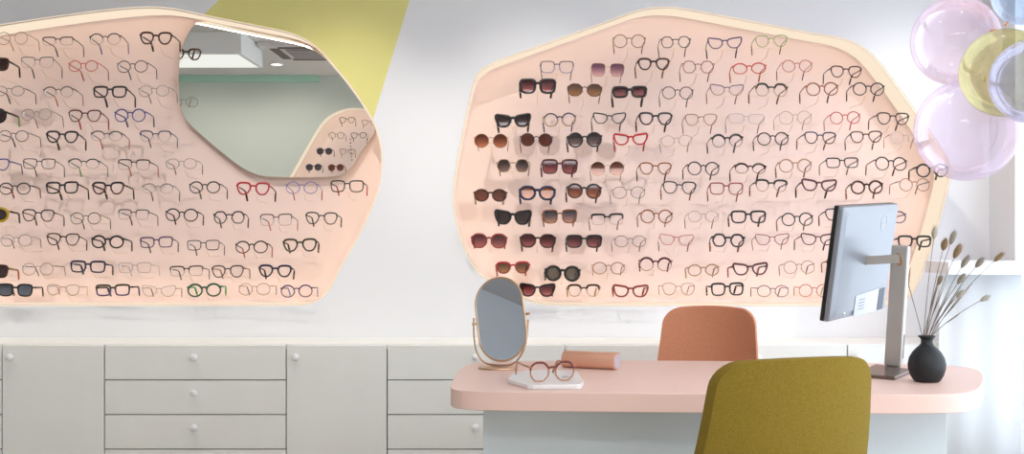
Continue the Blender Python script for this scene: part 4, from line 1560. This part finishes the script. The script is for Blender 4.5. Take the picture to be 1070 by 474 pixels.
d3 = nt3.nodes.new('ShaderNodeBsdfDiffuse')
d3.inputs[0].default_value = rgb(248, 250, 252)
t3 = nt3.nodes.new('ShaderNodeBsdfTranslucent')
t3.inputs[0].default_value = rgb(250, 251, 253)
x3 = nt3.nodes.new('ShaderNodeMixShader')
x3.inputs[0].default_value = .4
nt3.links.new(d3.outputs[0], x3.inputs[1])
nt3.links.new(t3.outputs[0], x3.inputs[2])
nt3.links.new(x3.outputs[0], out3.inputs[0])
cu = link('curtain', bm, m3, None, smooth=True)
sm = cu.modifiers.new('cloth', 'SOLIDIFY')
sm.thickness = .001
tag(cu, 'white sheer curtain hanging below the ledge beside the desk', 'curtain')

# ------------------------------------------------------------------ ceiling fittings seen in the wall mirror
ac = thing('air_conditioner', 'square ceiling air conditioner cassette seen reflected in the wall mirror', 'air conditioner', (-1.52, 1.22, CEIL))
bm = bmesh.new()
add_box(bm, -.42, .42, -.42, .42, -.035, -.001)
link('panel', bm, pbr('ac_white', rgb(214, 206, 208), .6), ac)
bm = bmesh.new()
add_box(bm, -.24, .24, -.24, .24, -.045, -.0355)
link('grille', bm, pbr('ac_grille', rgb(150, 142, 144), .7), ac)
for dx, dy, sx, sy in ((0, .32, .28, .035), (0, -.32, .28, .035), (.32, 0, .035, .28), (-.32, 0, .035, .28)):
    box('louvre', dx - sx, dx + sx, dy - sy, dy + sy, -.040, -.0355, pbr('ac_louvre', rgb(90, 80, 76), .6), ac)

M_LAMP = emit('lamp_disc', (1, .97, .92, 1), 9.0)
M_TRIM = pbr('downlight_trim', rgb(236, 236, 236), .4)


def downlight(x, y, energy, label, spot=95, blend=.6, col=(1, .95, .88), tilt=0.0):
    root = thing('ceiling_downlight', label, 'ceiling light', (x, y, CEIL - .001), group='recessed ceiling downlights')
    bm = bmesh.new()
    add_lathe(bm, [(.045, 0), (.060, 0), (.060, -.008), (.048, -.010), (.045, -.004), (.045, 0)], 32)
    link('trim_ring', bm, M_TRIM, root)
    bm = bmesh.new()
    add_lathe(bm, [(0, -.001), (.044, -.001), (.044, -.003), (0, -.003)], 32)
    link('lamp_disc', bm, M_LAMP, root)
    ld = bpy.data.lights.new('downlight_beam', 'SPOT')
    ld.energy = energy
    ld.spot_size = math.radians(spot)
    ld.spot_blend = blend
    ld.shadow_soft_size = .035
    ld.color = col
    lo = bpy.data.objects.new('downlight_beam', ld)
    COL.objects.link(lo)
    lo.parent = root
    lo.location = (0, 0, -.02)
    lo.rotation_euler = (tilt, 0, 0)
    ld.shadow_soft_size = .007


WASH = 47
for k, x in enumerate((-3.3, -2.45, -1.6, -.75, .1, .95, 1.7)):
    downlight(x, 4.25, WASH if k < 6 else 46, f'recessed ceiling downlight washing the display wall, {ORD[k + 1]} from the far side', 68, 1.0, tilt=math.radians(33))
for k, (x, y) in enumerate(((-2.04, .38), (-2.82, .42))):
    downlight(x, y, 15, ('recessed ceiling downlight reflected beside the air conditioner in the mirror', 'recessed ceiling downlight reflected at the mirror edge')[k], 120, .8, tilt=-.5)
# glowing ceiling panels added as unseen fill light for the room
for k, (x0, x1) in enumerate(((-3.4, -1.2), (-.7, 1.5), (-.3, 1.9), (-.3, 1.9))):
    root = thing('added_ceiling_glow', ('long ceiling panel added as fill light over the mirror side', 'long ceiling panel added as fill light over the desk', 'luminous ceiling panel over the olive chair', 'luminous ceiling panel by the rear wall')[k], 'ceiling light', ((x0 + x1) / 2, (3.0, 3.0, 1.5, .45)[k], CEIL))
    hw = (x1 - x0) / 2
    bm = bmesh.new()
    add_box(bm, -hw, hw, -.3, -.27, -.05, -.001)
    add_box(bm, -hw, hw, .27, .3, -.05, -.001)
    add_box(bm, -hw, -hw + .03, -.2695, .2695, -.05, -.001)
    add_box(bm, hw - .03, hw, -.2695, .2695, -.05, -.001)
    link('housing', bm, M_TRIM, root)
    box('glow_face', -hw + .031, hw - .031, -.269, .269, -.04, -.03, emit('added_fill_glow', (1, .975, .94, 1), 1.0) if k < 2 else emit('added_fill_glow_bright', (1, .98, .96, 1), 7.0), root)

# ------------------------------------------------------------------ daylight, camera, view
w = bpy.data.worlds.new('daylight')
SC.world = w
w.use_nodes = True
bg = w.node_tree.nodes['Background']
bg.inputs[0].default_value = (.86, .93, 1.0, 1)
bg.inputs[1].default_value = 3.5

cam = bpy.data.cameras.new('camera')
co = bpy.data.objects.new('camera', cam)
COL.objects.link(co)
co.location = (0, 0, HC)
co.rotation_euler = (PI / 2, 0, 0)
cam.sensor_width = 36
cam.sensor_fit = 'HORIZONTAL'
cam.lens = 36 * F / 1070.0
cam.clip_start = .01
SC.camera = co
SC.view_settings.view_transform = 'Standard'
SC.view_settings.look = 'None'
SC.view_settings.exposure = 0.0
SC.view_settings.gamma = 1.0
SC.view_settings.use_curve_mapping = False
SC.cycles.max_bounces = 10
SC.cycles.transparent_max_bounces = 24
SC.cycles.glossy_bounces = 5
SC.cycles.sample_clamp_indirect = 6
